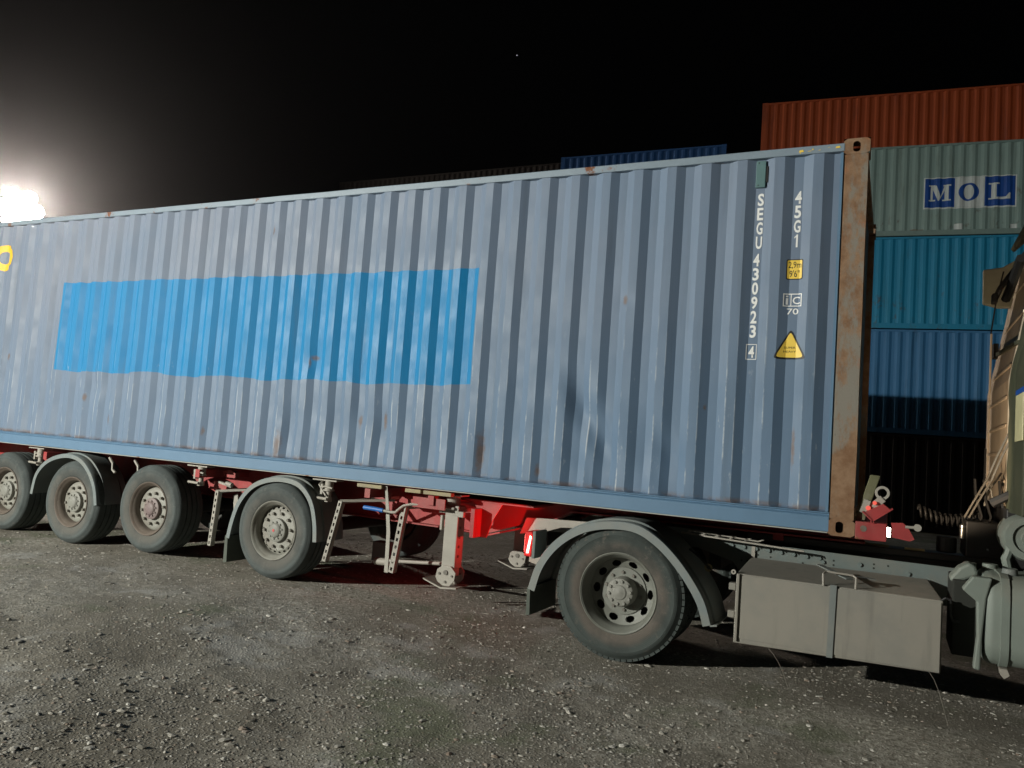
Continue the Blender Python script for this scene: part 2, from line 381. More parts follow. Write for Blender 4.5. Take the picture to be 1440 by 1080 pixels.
# ------------------------------------------------------------ ground
def sstep(a, b, x):
    t = min(1, max(0, (x-a)/(b-a))); return t*t*(3-2*t)
def vnoise(x, y, seed):
    """vectorised value noise, period-free hash"""
    xi = np.floor(x).astype(np.int64); yi = np.floor(y).astype(np.int64); xf = x-xi; yf = y-yi
    def h(a, b):
        n = (a*374761393 + b*668265263 + seed*982451653) & 0x7fffffff
        n = ((n ^ (n >> 13))*1274126177) & 0x7fffffff
        return ((n ^ (n >> 16)) & 0xffff)/65535.0
    u = xf*xf*(3-2*xf); v = yf*yf*(3-2*yf)
    return (h(xi, yi)*(1-u)+h(xi+1, yi)*u)*(1-v) + (h(xi, yi+1)*(1-u)+h(xi+1, yi+1)*u)*v
WHEELS_X = {-5.25: 0.122, -7.03: 0.150, -8.32: 0.095, -9.60: 0.105}
def ground_z(x, y):
    x = np.asarray(x, float); y = np.asarray(y, float)
    t = np.clip((-2.2-x)/2.8, 0, 1); z = 0.112*t*t*(3-2*t)
    for wx, wz in WHEELS_X.items():
        z = z + (wz-0.112)*np.exp(-((x-wx)/0.35)**2)*np.exp(-np.clip(np.abs(y-1.2)-1.4, 0, 9)**2/0.5)
    near = np.exp(-((np.abs(y-1.2)-1.0)/0.25)**2*0) 
    a = (vnoise(x*0.8, y*0.8, 1)-0.5)*0.035 + (vnoise(x*2.7, y*2.7, 2)-0.5)*0.020 + (vnoise(x*8, y*8, 3)-0.5)*0.008 + (vnoise(x*23, y*23, 4)-0.5)*0.005
    fade = 1/(1+np.exp(-(np.abs(y-1.2)-1.75)*6))*0.8+0.2
    return z + a*fade - 0.006
def grid_axis(lo, a, b, hi, step):
    out = list(np.arange(a, b, step))
    d = step; x = a
    while x > lo: d *= 1.35; x -= d; out.insert(0, x)
    d = step; x = b
    while x < hi: out.append(x); d *= 1.35; x += d
    out.append(hi); return np.array(out)
gx = grid_axis(-150, -11, 3.2, 150, 0.028); gy = grid_axis(-60, -4.4, 1.6, 150, 0.028)
GX, GY = np.meshgrid(gx, gy); nx, ny = len(gx), len(gy)
vs = np.stack([GX.ravel(), GY.ravel(), ground_z(GX.ravel(), GY.ravel())], 1)
idx = np.arange(nx*ny).reshape(ny, nx)
fs = np.stack([idx[:-1, :-1].ravel(), idx[:-1, 1:].ravel(), idx[1:, 1:].ravel(), idx[1:, :-1].ravel()], 1)
def np_mesh(name, vs, fs, mat, smooth=True):
    me = bpy.data.meshes.new(name); k = fs.shape[1]
    me.vertices.add(len(vs)); me.vertices.foreach_set('co', vs.astype(np.float32).ravel())
    me.loops.add(fs.size); me.loops.foreach_set('vertex_index', fs.astype(np.int32).ravel())
    me.polygons.add(len(fs)); me.polygons.foreach_set('loop_start', np.arange(0, fs.size, k, dtype=np.int32))
    me.polygons.foreach_set('use_smooth', np.full(len(fs), smooth))
    me.update(calc_edges=True); me.validate(); me.materials.append(mat)
    o = bpy.data.objects.new(name, me); COL.objects.link(o); return o
tag(np_mesh('ground', vs, fs, M['ground']), kind='structure')

def pebbles():
    rng = np.random.default_rng(3)
    bm = bmesh.new(); bmesh.ops.create_icosphere(bm, subdivisions=1, radius=1)
    bv = np.array([v.co[:] for v in bm.verts]); bf = np.array([[v.index for v in f.verts] for f in bm.faces]); bm.free()
    n = 95000
    r = 2.2 + 9.5*rng.random(n)**1.25; ang = rng.uniform(-1.38, 0.36, n)      # distance and bearing from the viewer's spot
    px = CAM.x + r*np.sin(ang); py = CAM.y + r*np.cos(ang)
    dens = vnoise(px*1.1, py*1.1, 9)*0.6 + vnoise(px*3.3, py*3.3, 10)*0.4
    keep = (rng.random(n) < 0.02+1.25*dens**1.4) & (py < 3.5) & (px < 3.2)
    px, py = px[keep], py[keep]; n = len(px)
    s = np.clip(rng.lognormal(math.log(0.0074), 0.46, n), 0.003, 0.026)
    V = np.empty((n, len(bv), 3)); ca = rng.uniform(0, 2*PI, n)
    sx = s*rng.uniform(0.8, 1.5, n); sy = s*rng.uniform(0.6, 1.1, n); sz = s*rng.uniform(0.25, 0.52, n)
    jit = 1 + rng.uniform(-0.22, 0.22, (n, len(bv), 1)); b = bv[None]*jit
    lx, ly, lz = b[..., 0]*sx[:, None], b[..., 1]*sy[:, None], b[..., 2]*sz[:, None]
    V[..., 0] = px[:, None] + lx*np.cos(ca)[:, None] - ly*np.sin(ca)[:, None]
    V[..., 1] = py[:, None] + lx*np.sin(ca)[:, None] + ly*np.cos(ca)[:, None]
    V[..., 2] = (ground_z(px, py) + sz*rng.uniform(-0.35, 0.25, n))[:, None] + lz
    F = (bf[None] + (np.arange(n)*len(bv))[:, None, None]).reshape(-1, 3)
    tag(np_mesh('gravel', V.reshape(-1, 3), F, M['pebble'], False), 'loose grey and pale stones strewn over the yard floor', 'gravel', kind='stuff')
pebbles()

# ------------------------------------------------------------ lettering helpers
def text_mesh(body, bold=0.0):
    cu = bpy.data.curves.new('t', 'FONT'); cu.body = body; cu.size = 1; cu.offset = bold; cu.resolution_u = 3
    o = bpy.data.objects.new('t', cu); COL.objects.link(o)
    bpy.context.view_layer.update()
    me = bpy.data.meshes.new_from_object(o.evaluated_get(bpy.context.evaluated_depsgraph_get()))
    bm = bmesh.new(); bm.from_mesh(me)
    bpy.data.objects.remove(o); bpy.data.curves.remove(cu); bpy.data.meshes.remove(me)
    return bm
def fit(bm, x0, x1, z0, z1):
    """2-D bmesh (x, y) stretched into a rectangle of the x-z plane"""
    xs = [v.co.x for v in bm.verts]; ys = [v.co.y for v in bm.verts]
    a, b, c, d = min(xs), max(xs), min(ys), max(ys)
    for v in bm.verts:
        v.co = Vector((x0+(v.co.x-a)/(b-a)*(x1-x0), 0, z0+(v.co.y-c)/(d-c)*(z1-z0)))
    return bm
def poly_bm(polys):
    bm = bmesh.new()
    for p in polys:
        bm.faces.new([bm.verts.new((x, 0, z)) for x, z in p])
    return bm
def conform(bms, name, mat, parent, lift, fold_x, profile, y0, loc=None):
    """lay flat print onto the corrugated sheet: cut it at every fold, push it to the sheet's depth"""
    bm = bmesh.new()
    for b in bms:
        me = bpy.data.meshes.new('tmp'); b.to_mesh(me); b.free(); bm.from_mesh(me); bpy.data.meshes.remove(me)
    xs = [v.co.x for v in bm.verts]
    for x in fold_x:
        if min(xs) < x < max(xs):
            bmesh.ops.bisect_plane(bm, geom=bm.verts[:]+bm.edges[:]+bm.faces[:], plane_co=(x, 0, 0), plane_no=(1, 0, 0))
    bmesh.ops.triangulate(bm, faces=bm.faces[:])
    for v in bm.verts: v.co.y = y0 + profile(v.co.x) - lift
    for f in bm.faces:
        f.normal_update()
        if f.normal.y > 0: f.normal_flip()
    me = bpy.data.meshes.new(name); bm.to_mesh(me); bm.free(); me.materials.append(mat)
    o = bpy.data.objects.new(name, me); COL.objects.link(o); attach(o, parent, loc); return o

# ------------------------------------------------------------ the shipping container on the trailer
HB, HT = 1.15, 4.046
CONT = empty('shipping_container', (-6.096, 1.219, HB))
tag(CONT, 'faded blue shipping container with a bright blue painted rectangle, riding on the trailer', 'shipping container')
def dent(x, z):
    """local damage, metres inward"""
    d = 0.0
    for cx, cz, rx, rz, a in ((-4.45,1.75,0.22,0.28,0.022),(-4.05,1.68,0.16,0.25,0.020),(-5.1,1.75,0.30,0.20,0.015),(-2.02,1.72,0.15,0.42,0.060),(-1.42,1.60,0.12,0.20,0.050),
                              (-4.98,2.32,0.10,0.10,0.022),(-8.1,1.95,0.18,0.14,0.018),(-3.55,1.55,0.18,0.20,0.014),(-7.2,1.7,0.2,0.2,0.010),(-5.66,3.68,0.06,0.07,0.012),
                              (-3.0,1.50,0.10,0.16,0.014),(-1.78,2.86,0.05,0.06,0.012),(-6.1,1.62,0.22,0.16,0.012),(-9.0,1.75,0.2,0.2,0.012),(-2.7,2.2,0.25,0.5,0.006),(-5.25,1.50,0.10,0.15,0.014)):
        u = ((x-cx) + (0.35*(z-cz) if a > 0.03 else 0))/rx; v = (z-cz)/rz; q = u*u+v*v
        if q < 6: d += a*math.exp(-q)*(1 + 0.45*math.sin(x*11+z*9))
    return d
def side_panel():
    xs = [-12.0] + folds(-12.0, -0.178) + [-0.178]
    fine = [xs[0]]
    for a, b in zip(xs, xs[1:]):
        k = 3 if b-a > 0.03 else 1
        fine += [a+(b-a)*i/k for i in range(1, k+1)]
    zs = np.linspace(1.306, 3.992, 110)
    vs, fs = [], []; n = len(fine)
    for z in zs:
        zt = sstep(3.93, 3.99, z)
        for x in fine:
            y = YO + prof(x)
            y += dent(x, z)*(1-sstep(3.9, 3.99, z)) + 0.0045*noise.noise((x*1.3, z*0.9, 3.0)) + 0.0018*noise.noise((x*6, z*2.2, 7.0))
            vs.append((x + 0.0015*noise.noise((x*9, z*2.0, 11.0)), y, z))
    for j in range(len(zs)-1):
        for i in range(n-1): fs.append((j*n+i, j*n+i+1, (j+1)*n+i+1, (j+1)*n+i))
    m = MB().add(vs, fs); return m
o = side_panel().build('side_panel', M['paint'], CONT, smooth=True, angle=14)
md = o.modifiers.new('sheet', 'SOLIDIFY'); md.thickness = 0.003; md.offset = -1
MB().add([(-12.0, 2.40, 1.3), (-0.178, 2.40, 1.3), (-0.178, 2.40, 3.99), (-12.0, 2.40, 3.99)], [(0, 1, 2, 3)]).build('back_panel', M['rail'], CONT)
MB().box(-12.02, -0.162, 0.030, 2.408, 3.985, 3.998).build('roof', M['toprail'], CONT)
MB().box(-12.02, -0.162, 0.030, 2.408, 1.19, 1.30).build('floor', M['black'], CONT)
def top_rail(y0, y1):
    m = MB(); n = 60; xs = np.linspace(-12.016, -0.170, n); vs = []
    for x in xs:
        w = 0.004*noise.noise((x*1.1, 0, 0)); h = 0.003*noise.noise((x*1.7, 5, 0))
        vs += [(x, y0+w, 3.957+h), (x, y1+w, 3.957+h), (x, y1+w, 4.018+h), (x, y0+w, 4.018+h)]
    fs = []
    for i in range(n-1):
        for a in range(4): b = (a+1) % 4; fs.append((i*4+a, i*4+b, i*4+4+b, i*4+4+a))
    fs += [(0, 1, 2, 3), tuple(4*(n-1)+k for k in (3, 2, 1, 0))]
    return m.add(vs, fs)
top_rail(-0.002, 0.062).build('top_rail', M['toprail'], CONT, bevel=0.006)
top_rail(2.376, 2.438).build('top_rail', M['toprail'], CONT)
def bottom_rail():
    # channel section: face with a stepped upper lip and turned-in foot
    p = [(0.000, 1.172), (0.000, 1.276), (0.020, 1.290), (0.020, 1.297), (0.006, 1.300), (0.006, 1.308), (0.055, 1.312), (0.055, 1.172)]
    m = MB(); n = 70; xs = np.linspace(-12.016, -0.170, n); vs = []; k = len(p)
    for x in xs:
        w = 0.005*noise.noise((x*0.9, 9, 0)) ; h = 0.004*noise.noise((x*1.2, 4, 2))
        vs += [(x, y+w, z+h*(1 if z < 1.25 else 0.3)) for y, z in p]
    fs = [(i*k+a, i*k+(a+1) % k, (i+1)*k+(a+1) % k, (i+1)*k+a) for i in range(n-1) for a in range(k)]
    fs += [tuple(range(k)), tuple(k*(n-1)+q for q in range(k-1, -1, -1))]
    return m.add(vs, fs)
bottom_rail().build('bottom_rail', M['rail'], CONT, bevel=0.003)
MB().box(-12.016, -0.170, 0.002, 0.060, 1.163, 1.1705).build('rail_edge', M['lip'], CONT)
MB().box(-12.016, -0.170, 2.376, 2.438, 1.165, 1.30).build('bottom_rail', M['rail'], CONT)
def casting(x0, x1, y0, y1, z0, z1, hx, hz):
    """corner casting with an oval slot in its long side"""
    yf, yb = (y0, y0+0.018) if y0 < 1 else (y1, y1-0.018)
    m = MB(); n = 20; oval = []
    cx, cz = hx, hz
    for i in range(n):
        a = 2*PI*i/n; oval.append((cx+0.0255*math.cos(a), cz+(0.020*math.sin(a)+math.copysign(0.020, math.sin(a)) if abs(math.sin(a)) > 1e-6 else 0)))
    rect = []
    for i in range(n):
        a = 2*PI*i/n; c, s = math.cos(a), math.sin(a); k = 1/max(abs(c), abs(s))
        rect.append(((x0+x1)/2+(x1-x0)/2*c*k, (z0+z1)/2+(z1-z0)/2*s*k))
    rect2 = [(min(x1, max(x0, u)), min(z1, max(z0, w))) for u, w in rect]
    for y in (yf, yb):
        vs = [(u, y, w) for u, w in rect2] + [(u, y, w) for u, w in oval]
        m.add(vs, [(i, (i+1) % n, n+(i+1) % n, n+i) for i in range(n)])
    m.add([(u, yf, w) for u, w in oval]+[(u, yb, w) for u, w in oval], [(i, (i+1) % n, n+(i+1) % n, n+i) for i in range(n)])
    ya, yc = (y0, y1)
    m.add([(x0, ya, z0), (x1, ya, z0), (x1, yc, z0), (x0, yc, z0), (x0, ya, z1), (x1, ya, z1), (x1, yc, z1), (x0, yc, z1)],
          [(0, 3, 2, 1), (4, 5, 6, 7), (1, 2, 6, 5), (3, 0, 4, 7)])
    return m
for (xa, xb) in ((-0.178, 0.0), (-12.192, -12.014)):
    for (ya, yb) in ((0.0, 0.162), (2.276, 2.438)):
        nm = (xa > -1)
        c1 = casting(xa, xb, ya, yb, HT-0.118, HT, (xa+xb)/2-0.001, HT-0.062).build('corner_casting', M['post'], CONT)
        c2 = casting(xa, xb, ya, yb, HB, HB+0.118, (xa+xb)/2-0.012, HB+0.062).build('corner_casting', M['post'], CONT)
        # folded post plate between the castings
        y0, y1 = (0.004, 0.158) if ya < 1 else (2.280, 2.434)
        m = MB(); n = 40; vs = []
        for z in np.linspace(HB+0.118, HT-0.118, n):
            wob = 0.0025*noise.noise((z*2, xa, ya)); b = 0.006 if nm else 0
            vs += [(xa+0.004+b, y0+wob, z), (xb-0.010+wob*1.5, y0+wob, z), (xb-0.010, y1, z), (xa+0.004, y1, z)]
        m.add(vs, [(i*4+a, i*4+(a+1) % 4, i*4+4+(a+1) % 4, i*4+4+a) for i in range(n-1) for a in range(4)])
        m.build('corner_post', M['post'], CONT)
m = MB(); m.box(-0.150, -0.10, 0.158, 2.280, 1.27, 3.93); 
for k in range(8): m.box(-0.10, -0.06, 0.30+k*0.25, 0.42+k*0.25, 1.27, 3.93)
m.build('end_wall', M['rail'], CONT)
MB().box(-0.13, -0.02, 0.162, 2.276, 3.94, 4.03).build('end_header', M['post'], CONT)
MB().box(-0.13, -0.02, 0.162, 2.276, 1.16, 1.28).build('end_sill', M['post'], CONT)
MB().box(-12.15, -12.10, 0.158, 2.280, 1.17, 4.03).build('door_wall', M['rail'], CONT)
# seam strips beside the post
MB().box(-0.199, -0.1795, 0.022, 0.030, 1.312, 3.955).build('seam_strip', M['rail'], CONT)
# vent
v = MB().box(-0.800, -0.728, 0.020, 0.052, 3.735, 3.945).build('vent', M['tealvent'], CONT, bevel=0.004)
MB().box(-0.742, -0.712, 0.026, 0.050, 3.775, 3.900).build('vent_opening', M['black'], v)
for z in (3.752, 3.928): MB().cyl((-0.780, 0.019, z), (-0.780, 0.022, z), 0.005, 8).build('rivet', M['hole'], v)
# print
FX = folds(-12.0, -0.178)
def pr(x): return prof(x)
def dy(bms, name, mat, lift=0.0022):
    return conform(bms, name, mat, CONT, lift + 0.003, FX, pr, YO)
def glyphs(chars, xc, ztop, pitch, h, w, bold=0.028):
    out = []
    for i, ch in enumerate(chars):
        ww = w*(0.5 if ch in '1I' else 1.0)
        z0 = ztop-i*pitch-h
        if ch == '1': out.append(poly_bm([[(xc-0.004, z0), (xc+0.009, z0), (xc+0.009, z0+h), (xc-0.001, z0+h), (xc-0.004, z0+h*0.93)], [(xc-0.004, z0+h*0.93), (xc-0.017, z0+h*0.80), (xc-0.017, z0+h*0.69), (xc-0.004, z0+h*0.80)]]))
        else: out.append(fit(text_mesh(ch, bold), xc-ww/2, xc+ww/2, z0, z0+h))
    return out
dy(glyphs('SEGU', -0.757, 3.692, 0.1125, 0.098, 0.046) + glyphs('430923', -0.768, 3.219, 0.1107, 0.098, 0.046), 'number_lettering', M['white'])
def frame(x0, x1, z0, z1, t):
    return [poly_bm([[(x0,z0),(x1,z0),(x1,z0+t),(x0,z0+t)]]), poly_bm([[(x0,z1-t),(x1,z1-t),(x1,z1),(x0,z1)]]),
            poly_bm([[(x0,z0+t),(x0+t,z0+t),(x0+t,z1-t),(x0,z1-t)]]), poly_bm([[(x1-t,z0+t),(x1,z0+t),(x1,z1-t),(x1-t,z1-t)]])]
dy(glyphs('4', -0.772, 2.503, 0.1, 0.088, 0.042) + frame(-0.811, -0.733, 2.400, 2.519, 0.005), 'check_digit', M['white'])
dy(glyphs('45G1', -0.483, 3.691, 0.1115, 0.098, 0.048), 'size_code', M['white'])
dy(frame(-0.557, -0.426, 2.806, 2.904, 0.007) + [poly_bm([[(-0.505,2.813),(-0.499,2.813),(-0.499,2.897),(-0.505,2.897)]])]
   + [fit(text_mesh('i', 0.01), -0.539, -0.521, 2.820, 2.890), fit(text_mesh('C', 0.01), -0.490, -0.438, 2.824, 2.880), fit(text_mesh('70', 0.01), -0.529, -0.446, 2.746, 2.792)], 'code_plate', M['white'])
def rr(x0, x1, z0, z1, r):
    p = []
    for cx, cz, a0 in ((x1-r, z0+r, -90), (x1-r, z1-r, 0), (x0+r, z1-r, 90), (x0+r, z0+r, 180)):
        for k in range(4): a = math.radians(a0+k*30); p.append((cx+r*math.cos(a), cz+r*math.sin(a)))
    return p
s_ = dy([poly_bm([rr(-0.545, -0.427, 3.011, 3.166, 0.012)])], 'height_sign', M['ink'])
def dy2(bms, name, mat, lift, par): 
    o = conform(bms, name, mat, par, lift+0.003, FX, pr, YO); return o
dy2([poly_bm([rr(-0.538, -0.434, 3.018, 3.159, 0.009)])], 'sign_face', M['yellow'], 0.0032, s_)
dy2([fit(text_mesh('2,9m', 0.0), -0.531, -0.440, 3.092, 3.148), fit(text_mesh('9\'6"', 0.0), -0.522, -0.452, 3.030, 3.082)], 'sign_lettering', M['ink'], 0.0042, s_)
def tri(cx, zb, w, h, r):
    pts = [(cx-w/2, zb), (cx+w/2, zb), (cx, zb+h)]; out = []
    for i in range(3):
        p = Vector(pts[i]); a = (Vector(pts[i-1])-p).normalized(); b = (Vector(pts[(i+1) % 3])-p).normalized()
        for s in (0, 0.33, 0.67, 1):
            q = p + a*r*(1-s)**2 + b*r*s**2; out.append((q.x, q.y))
    return out
t_ = dy([poly_bm([tri(-0.493, 2.408, 0.240, 0.232, 0.035)])], 'weight_sign', M['ink'])
dy2([poly_bm([tri(-0.493, 2.421, 0.200, 0.196, 0.028)])], 'sign_face', M['yellow'], 0.0032, t_)
dy2([fit(text_mesh('SUPER', 0.0), -0.536, -0.455, 2.487, 2.503), fit(text_mesh('HEAVY', 0.0), -0.538, -0.452, 2.457, 2.473)], 'sign_lettering', M['ink'], 0.0042, t_)
dy([fit(text_mesh('O', 0.06), -10.44, -10.055, 3.365, 3.715)], 'yellow_lettering', M['yellow2'])
# chipped yellow paint on the rail near the post
for (xa, xb, za, zb) in ((-0.49,-0.455,3.972,3.992),(-0.485,-0.474,3.963,3.972),(-0.43,-0.40,3.974,3.980),(-0.40,-0.385,3.982,3.995),(-0.355,-0.335,3.975,3.981),(-0.235,-0.20,3.980,3.996),(-0.29,-0.27,3.990,3.995)):
    MB().add([(xa, -0.0068, za), (xb, -0.0068, za+0.003), (xb-0.006, -0.0068, zb), (xa+0.004, -0.0068, zb-0.003)], [(0, 1, 2, 3)]).build('paint_chip', M['yellow'], CONT)

# ------------------------------------------------------------ wheels
def tyre_profile(R, W, rr_):
    # (radius, y) with the outer sidewall at y=0
    p = [(rr_, 0.035), (rr_+0.012, 0.020), (rr_+0.03, 0.010), (rr_+0.07, 0.002), (rr_+0.10, 0.0), (R-0.075, 0.004), (R-0.070, 0.001), (R-0.045, 0.006), (R-0.040, 0.012), (R-0.022, 0.024), (R-0.006, 0.040), (R, 0.055)]
    gr = [0.25, 0.5, 0.75]
    for g in gr:
        y = 0.055+(W-0.11)*g; p += [(R+0.003, y-0.010), (R-0.010, y-0.006), (R-0.010, y+0.006), (R+0.003, y+0.010)]
    p += [(R, W-0.055), (R-0.02, W-0.02), (R-0.08, W), (rr_+0.05, W-0.01), (rr_, W-0.035)]
    return p
def disc_with_holes(m, r_in, r_out, y_in, y_out, nh, rh, ha, hb, n=160, nr=14):
    """annulus with nh oval holes (radius rh, half sizes ha along the ring, hb across)"""
    vs = []; fs = []; rs = np.linspace(r_in, r_out, nr)
    for i in range(n):
        a = 2*PI*i/n
        for r in rs:
            t = (r-r_in)/(r_out-r_in); vs.append((r*math.cos(a), y_in+(y_out-y_in)*t, r*math.sin(a)))
    for i in range(n):
        for j in range(nr-1):
            rc = (rs[j]+rs[j+1])/2; ac = 2*PI*(i+0.5)/n
            if nh:
                k = round(ac/(2*PI/nh)); da = (ac-k*2*PI/nh)*rc
                if (da/ha)**2+((rc-rh)/hb)**2 < 1: continue
            fs.append((i*nr+j, i*nr+j+1, ((i+1) % n)*nr+j+1, ((i+1) % n)*nr+j))
    m.add(vs, fs)
R22 = 0.292
me_tyre = MB().lathe(tyre_profile(0.475, 0.37, 0.282), n=96).data('tyre', M['tyre'], True, 50)
def drive_tyre():
    m = MB().lathe(tyre_profile(0.52, 0.29, 0.290), n=120)
    for i in range(66):                                     # shoulder tread lugs
        a = 2*PI*i/66; c, s = math.cos(a), math.sin(a)
        for y0, y1 in ((0.030, 0.085), (0.200, 0.262)):
            for r0, r1 in ((0.500, 0.5245),):
                ta = 0.0205
                vs = [(r*math.cos(a+da), y, r*math.sin(a+da)) for y in (y0, y1) for r, da in ((r0, -ta/0.52), (r1, -ta/0.52), (r1, ta/0.52), (r0, ta/0.52))]
                m.add(vs, [(0, 1, 2, 3), (7, 6, 5, 4), (0, 4, 5, 1), (1, 5, 6, 2), (2, 6, 7, 3), (3, 7, 4, 0)])
        a += PI/66
        for y0 in (0.115, 0.150, 0.185):
            ta = 0.020
            vs = [(r*math.cos(a+da), y, r*math.sin(a+da)) for y in (y0-0.013, y0+0.013) for r, da in ((0.50, -ta/0.52), (0.5245, -ta/0.52), (0.5245, ta/0.52), (0.50, ta/0.52))]
            m.add(vs, [(0, 1, 2, 3), (7, 6, 5, 4), (0, 4, 5, 1), (1, 5, 6, 2), (2, 6, 7, 3), (3, 7, 4, 0)])
    return m
me_dtyre = drive_tyre().data('tyre', M['tyre2'], True, 40)
# trailer rims
m = MB().lathe([(0.284, 0.036), (0.292, 0.014), (0.286, 0.008), (0.278, 0.012), (0.270, 0.030), (0.262, 0.040), (0.248, 0.055), (0.243, 0.085), (0.240, 0.125)], n=80)
me_rim_lip = m.data('rim', M['rim'], True, 40); me_rim_brown = m.data('rim', M['rimbrown'], True, 40)
me_barrel = MB().lathe([(0.2405, 0.124), (0.236, 0.20), (0.236, 0.30), (0.0, 0.30)], n=64).data('rim_barrel', M['rimdark'], True, 40)
m = MB(); disc_with_holes(m, 0.100, 0.222, 0.088, 0.100, 0, 0, 0, 0, n=80, nr=4); m.lathe([(0.222, 0.100), (0.2395, 0.124)], n=80)
me_disc_plain = m.data('wheel_disc', M['rim'], True, 60)
m = MB(); disc_with_holes(m, 0.100, 0.200, 0.086, 0.092, 0, 0, 0, 0, n=80, nr=4); disc_with_holes(m, 0.200, 0.2395, 0.092, 0.116, 22, 0.220, 0.017, 0.0095, n=264, nr=12)
me_disc_slots = m.data('wheel_disc', M['rim'], True, 60)
def hub_mesh(y0, mat, r=0.108, bolts=10, rb=0.082):
    m = MB().lathe([(r+0.010, y0+0.045), (r+0.008, y0+0.004), (r, y0), (r-0.032, y0-0.003), (r-0.040, y0-0.016), (r-0.052, y0-0.024), (0.020, y0-0.028), (0.0, y0-0.028)], n=48)
    for k in range(bolts):
        a = 2*PI*k/bolts+0.2; c = (rb*math.cos(a), 0, rb*math.sin(a))
        m.cyl((c[0], y0+0.004, c[2]), (c[0], y0-0.014, c[2]), 0.009, 8)
    return m.data('hub', mat, True, 35)
me_hub = hub_mesh(0.050, M['hub']); me_hub_red = hub_mesh(0.050, M['hubred'])
me_nut = MB().cyl((0, 0.0, 0), (0, -0.030, 0), 0.0165, 8, 0.0145).data('wheel_nut', M['nut'])
me_nut_low = MB().cyl((0, 0.0, 0), (0, -0.014, 0), 0.014, 8, 0.012).data('wheel_nut', M['nut'])
def make_wheel(parent, x, y, z, kind, flip=False):
    w = empty('wheel', (x, y, z), parent)
    lk('tyre', me_tyre, w); lk('rim', me_rim_lip if kind == 'slots' else me_rim_brown, w); lk('rim_barrel', me_barrel, w)
    lk('wheel_disc', me_disc_slots if kind == 'slots' else me_disc_plain, w)
    lk('hub', me_hub if kind != 'red' else me_hub_red, w)
    for k in range(10):
        a = 2*PI*k/10+0.31+x; lk('wheel_nut', me_nut, w, (0.1675*math.cos(a), 0.092, 0.1675*math.sin(a)))
    if kind == 'slots': MB().cyl((0, 0.0205, 0), (0, 0.0185, 0), 0.014, 12).build('hub_badge', M['hubdot'], w, loc=(0, 0, 0))
    if flip: w.rotation_euler = (0, 0, PI)
    return w

# ------------------------------------------------------------ semi-trailer
TR = empty('container_trailer', (-6.0, 1.22, 0.0))
tag(TR, 'red skeletal trailer on dusty wheels carrying the blue container', 'trailer')
YW = -0.045
make_wheel(TR, -5.25, YW, 0.597, 'slots'); make_wheel(TR, -7.04, YW, 0.625, 'red')
make_wheel(TR, -8.33, YW, 0.570, 'plain'); make_wheel(TR, -9.62, YW, 0.580, 'plain')
for x, z in ((-5.25, 0.597), (-7.04, 0.625), (-8.33, 0.57), (-9.62, 0.58)):
    make_wheel(TR, x, 2.44-YW, z, 'plain', True)
    m = MB().cyl((x, 0.28, z), (x, 2.16, z), 0.075, 20); m.cyl((x, 0.33, z), (x, 0.48, z), 0.20, 28); m.cyl((x, 1.96, z), (x, 2.11, z), 0.20, 28)
    m.build('axle', M['black'], TR, smooth=True)
# main beams with the cranked gooseneck
web = [(-11.9, 1.105), (-11.9, 0.80), (-3.70, 0.76), (-3.60, 0.745), (-3.235, 0.752), (-2.903, 0.871), (-2.614, 0.936), (-2.41, 1.060), (0.04, 1.075), (0.04, 1.140), (-2.0, 1.140), (-2.5, 1.130)]
for y in (0.745, 1.68):
    MB().prism(web, 'Y', y, y+0.014).build('main_beam', M['red'], TR)
    m = MB(); pts = [(-11.9, 0.80), (-3.70, 0.76), (-3.235, 0.745), (-2.614, 0.930), (-2.41, 1.055), (0.04, 1.070)]
    for (xa, za), (xb, zb) in zip(pts, pts[1:]): m.obox((xa, y+0.007, za-0.008), (xb+0.01, y+0.007, zb-0.008), 0.15, 0.014)
    m.box(-11.9, -2.5, y-0.068, y+0.082, 1.106, 1.120); m.build('beam_flange', M['red'], TR)
for x in (-11.5, -10.2, -8.95, -7.65, -6.1, -4.6, -3.9, -2.9, -1.6, -0.6): MB().box(x-0.04, x+0.04, 0.76, 1.68, 1.00, 1.10).build('crossmember', M['red'], TR)
for x in (-11.2, -8.98, -6.42, -4.20, -3.50): MB().box(x-0.03, x+0.03, 0.03, 2.41, 1.02, 1.105).build('outrigger', M['red'], TR)
MB().box(-3.704, -3.36, 0.05, 0.062, 0.985, 1.082).build('side_plate', M['red'], TR, bevel=0.003)
MB().prism([(-4.44, 1.075), (-4.10, 1.08), (-4.13, 0.99), (-4.30, 0.995)], 'Y', 0.30, 0.312).build('side_plate', M['red'], TR)
MB().prism([(-4.02, 0.99), (-3.70, 0.985), (-3.72, 1.02), (-3.80, 1.045), (-3.90, 1.02), (-3.97, 1.045)], 'Y', 0.28, 0.292).build('side_plate', M['red'], TR)
for xa, xb in ((-4.334, -4.052), (-3.79, -3.62), (-3.592, -3.30)):
    MB().box(xa, xb, 0.04, 0.10, 1.112, 1.146).build('support_pad', M['brass'], TR, bevel=0.004)
# gusset plates beside the landing leg
MB().prism([(-3.223, 1.09), (-2.904, 1.085), (-3.00, 0.92), (-3.052, 0.763), (-3.135, 0.761), (-3.140, 0.98)], 'Y', 0.30, 0.314).build('gusset_plate', M['red'], TR)
MB().box(-3.150, -3.112, 0.16, 0.31, 0.765, 1.02).build('gusset_flange', M['red'], TR)
MB().box(-3.52, -2.60, 0.29, 0.75, 1.075, 1.095).build('gusset_top', M['red'], TR)
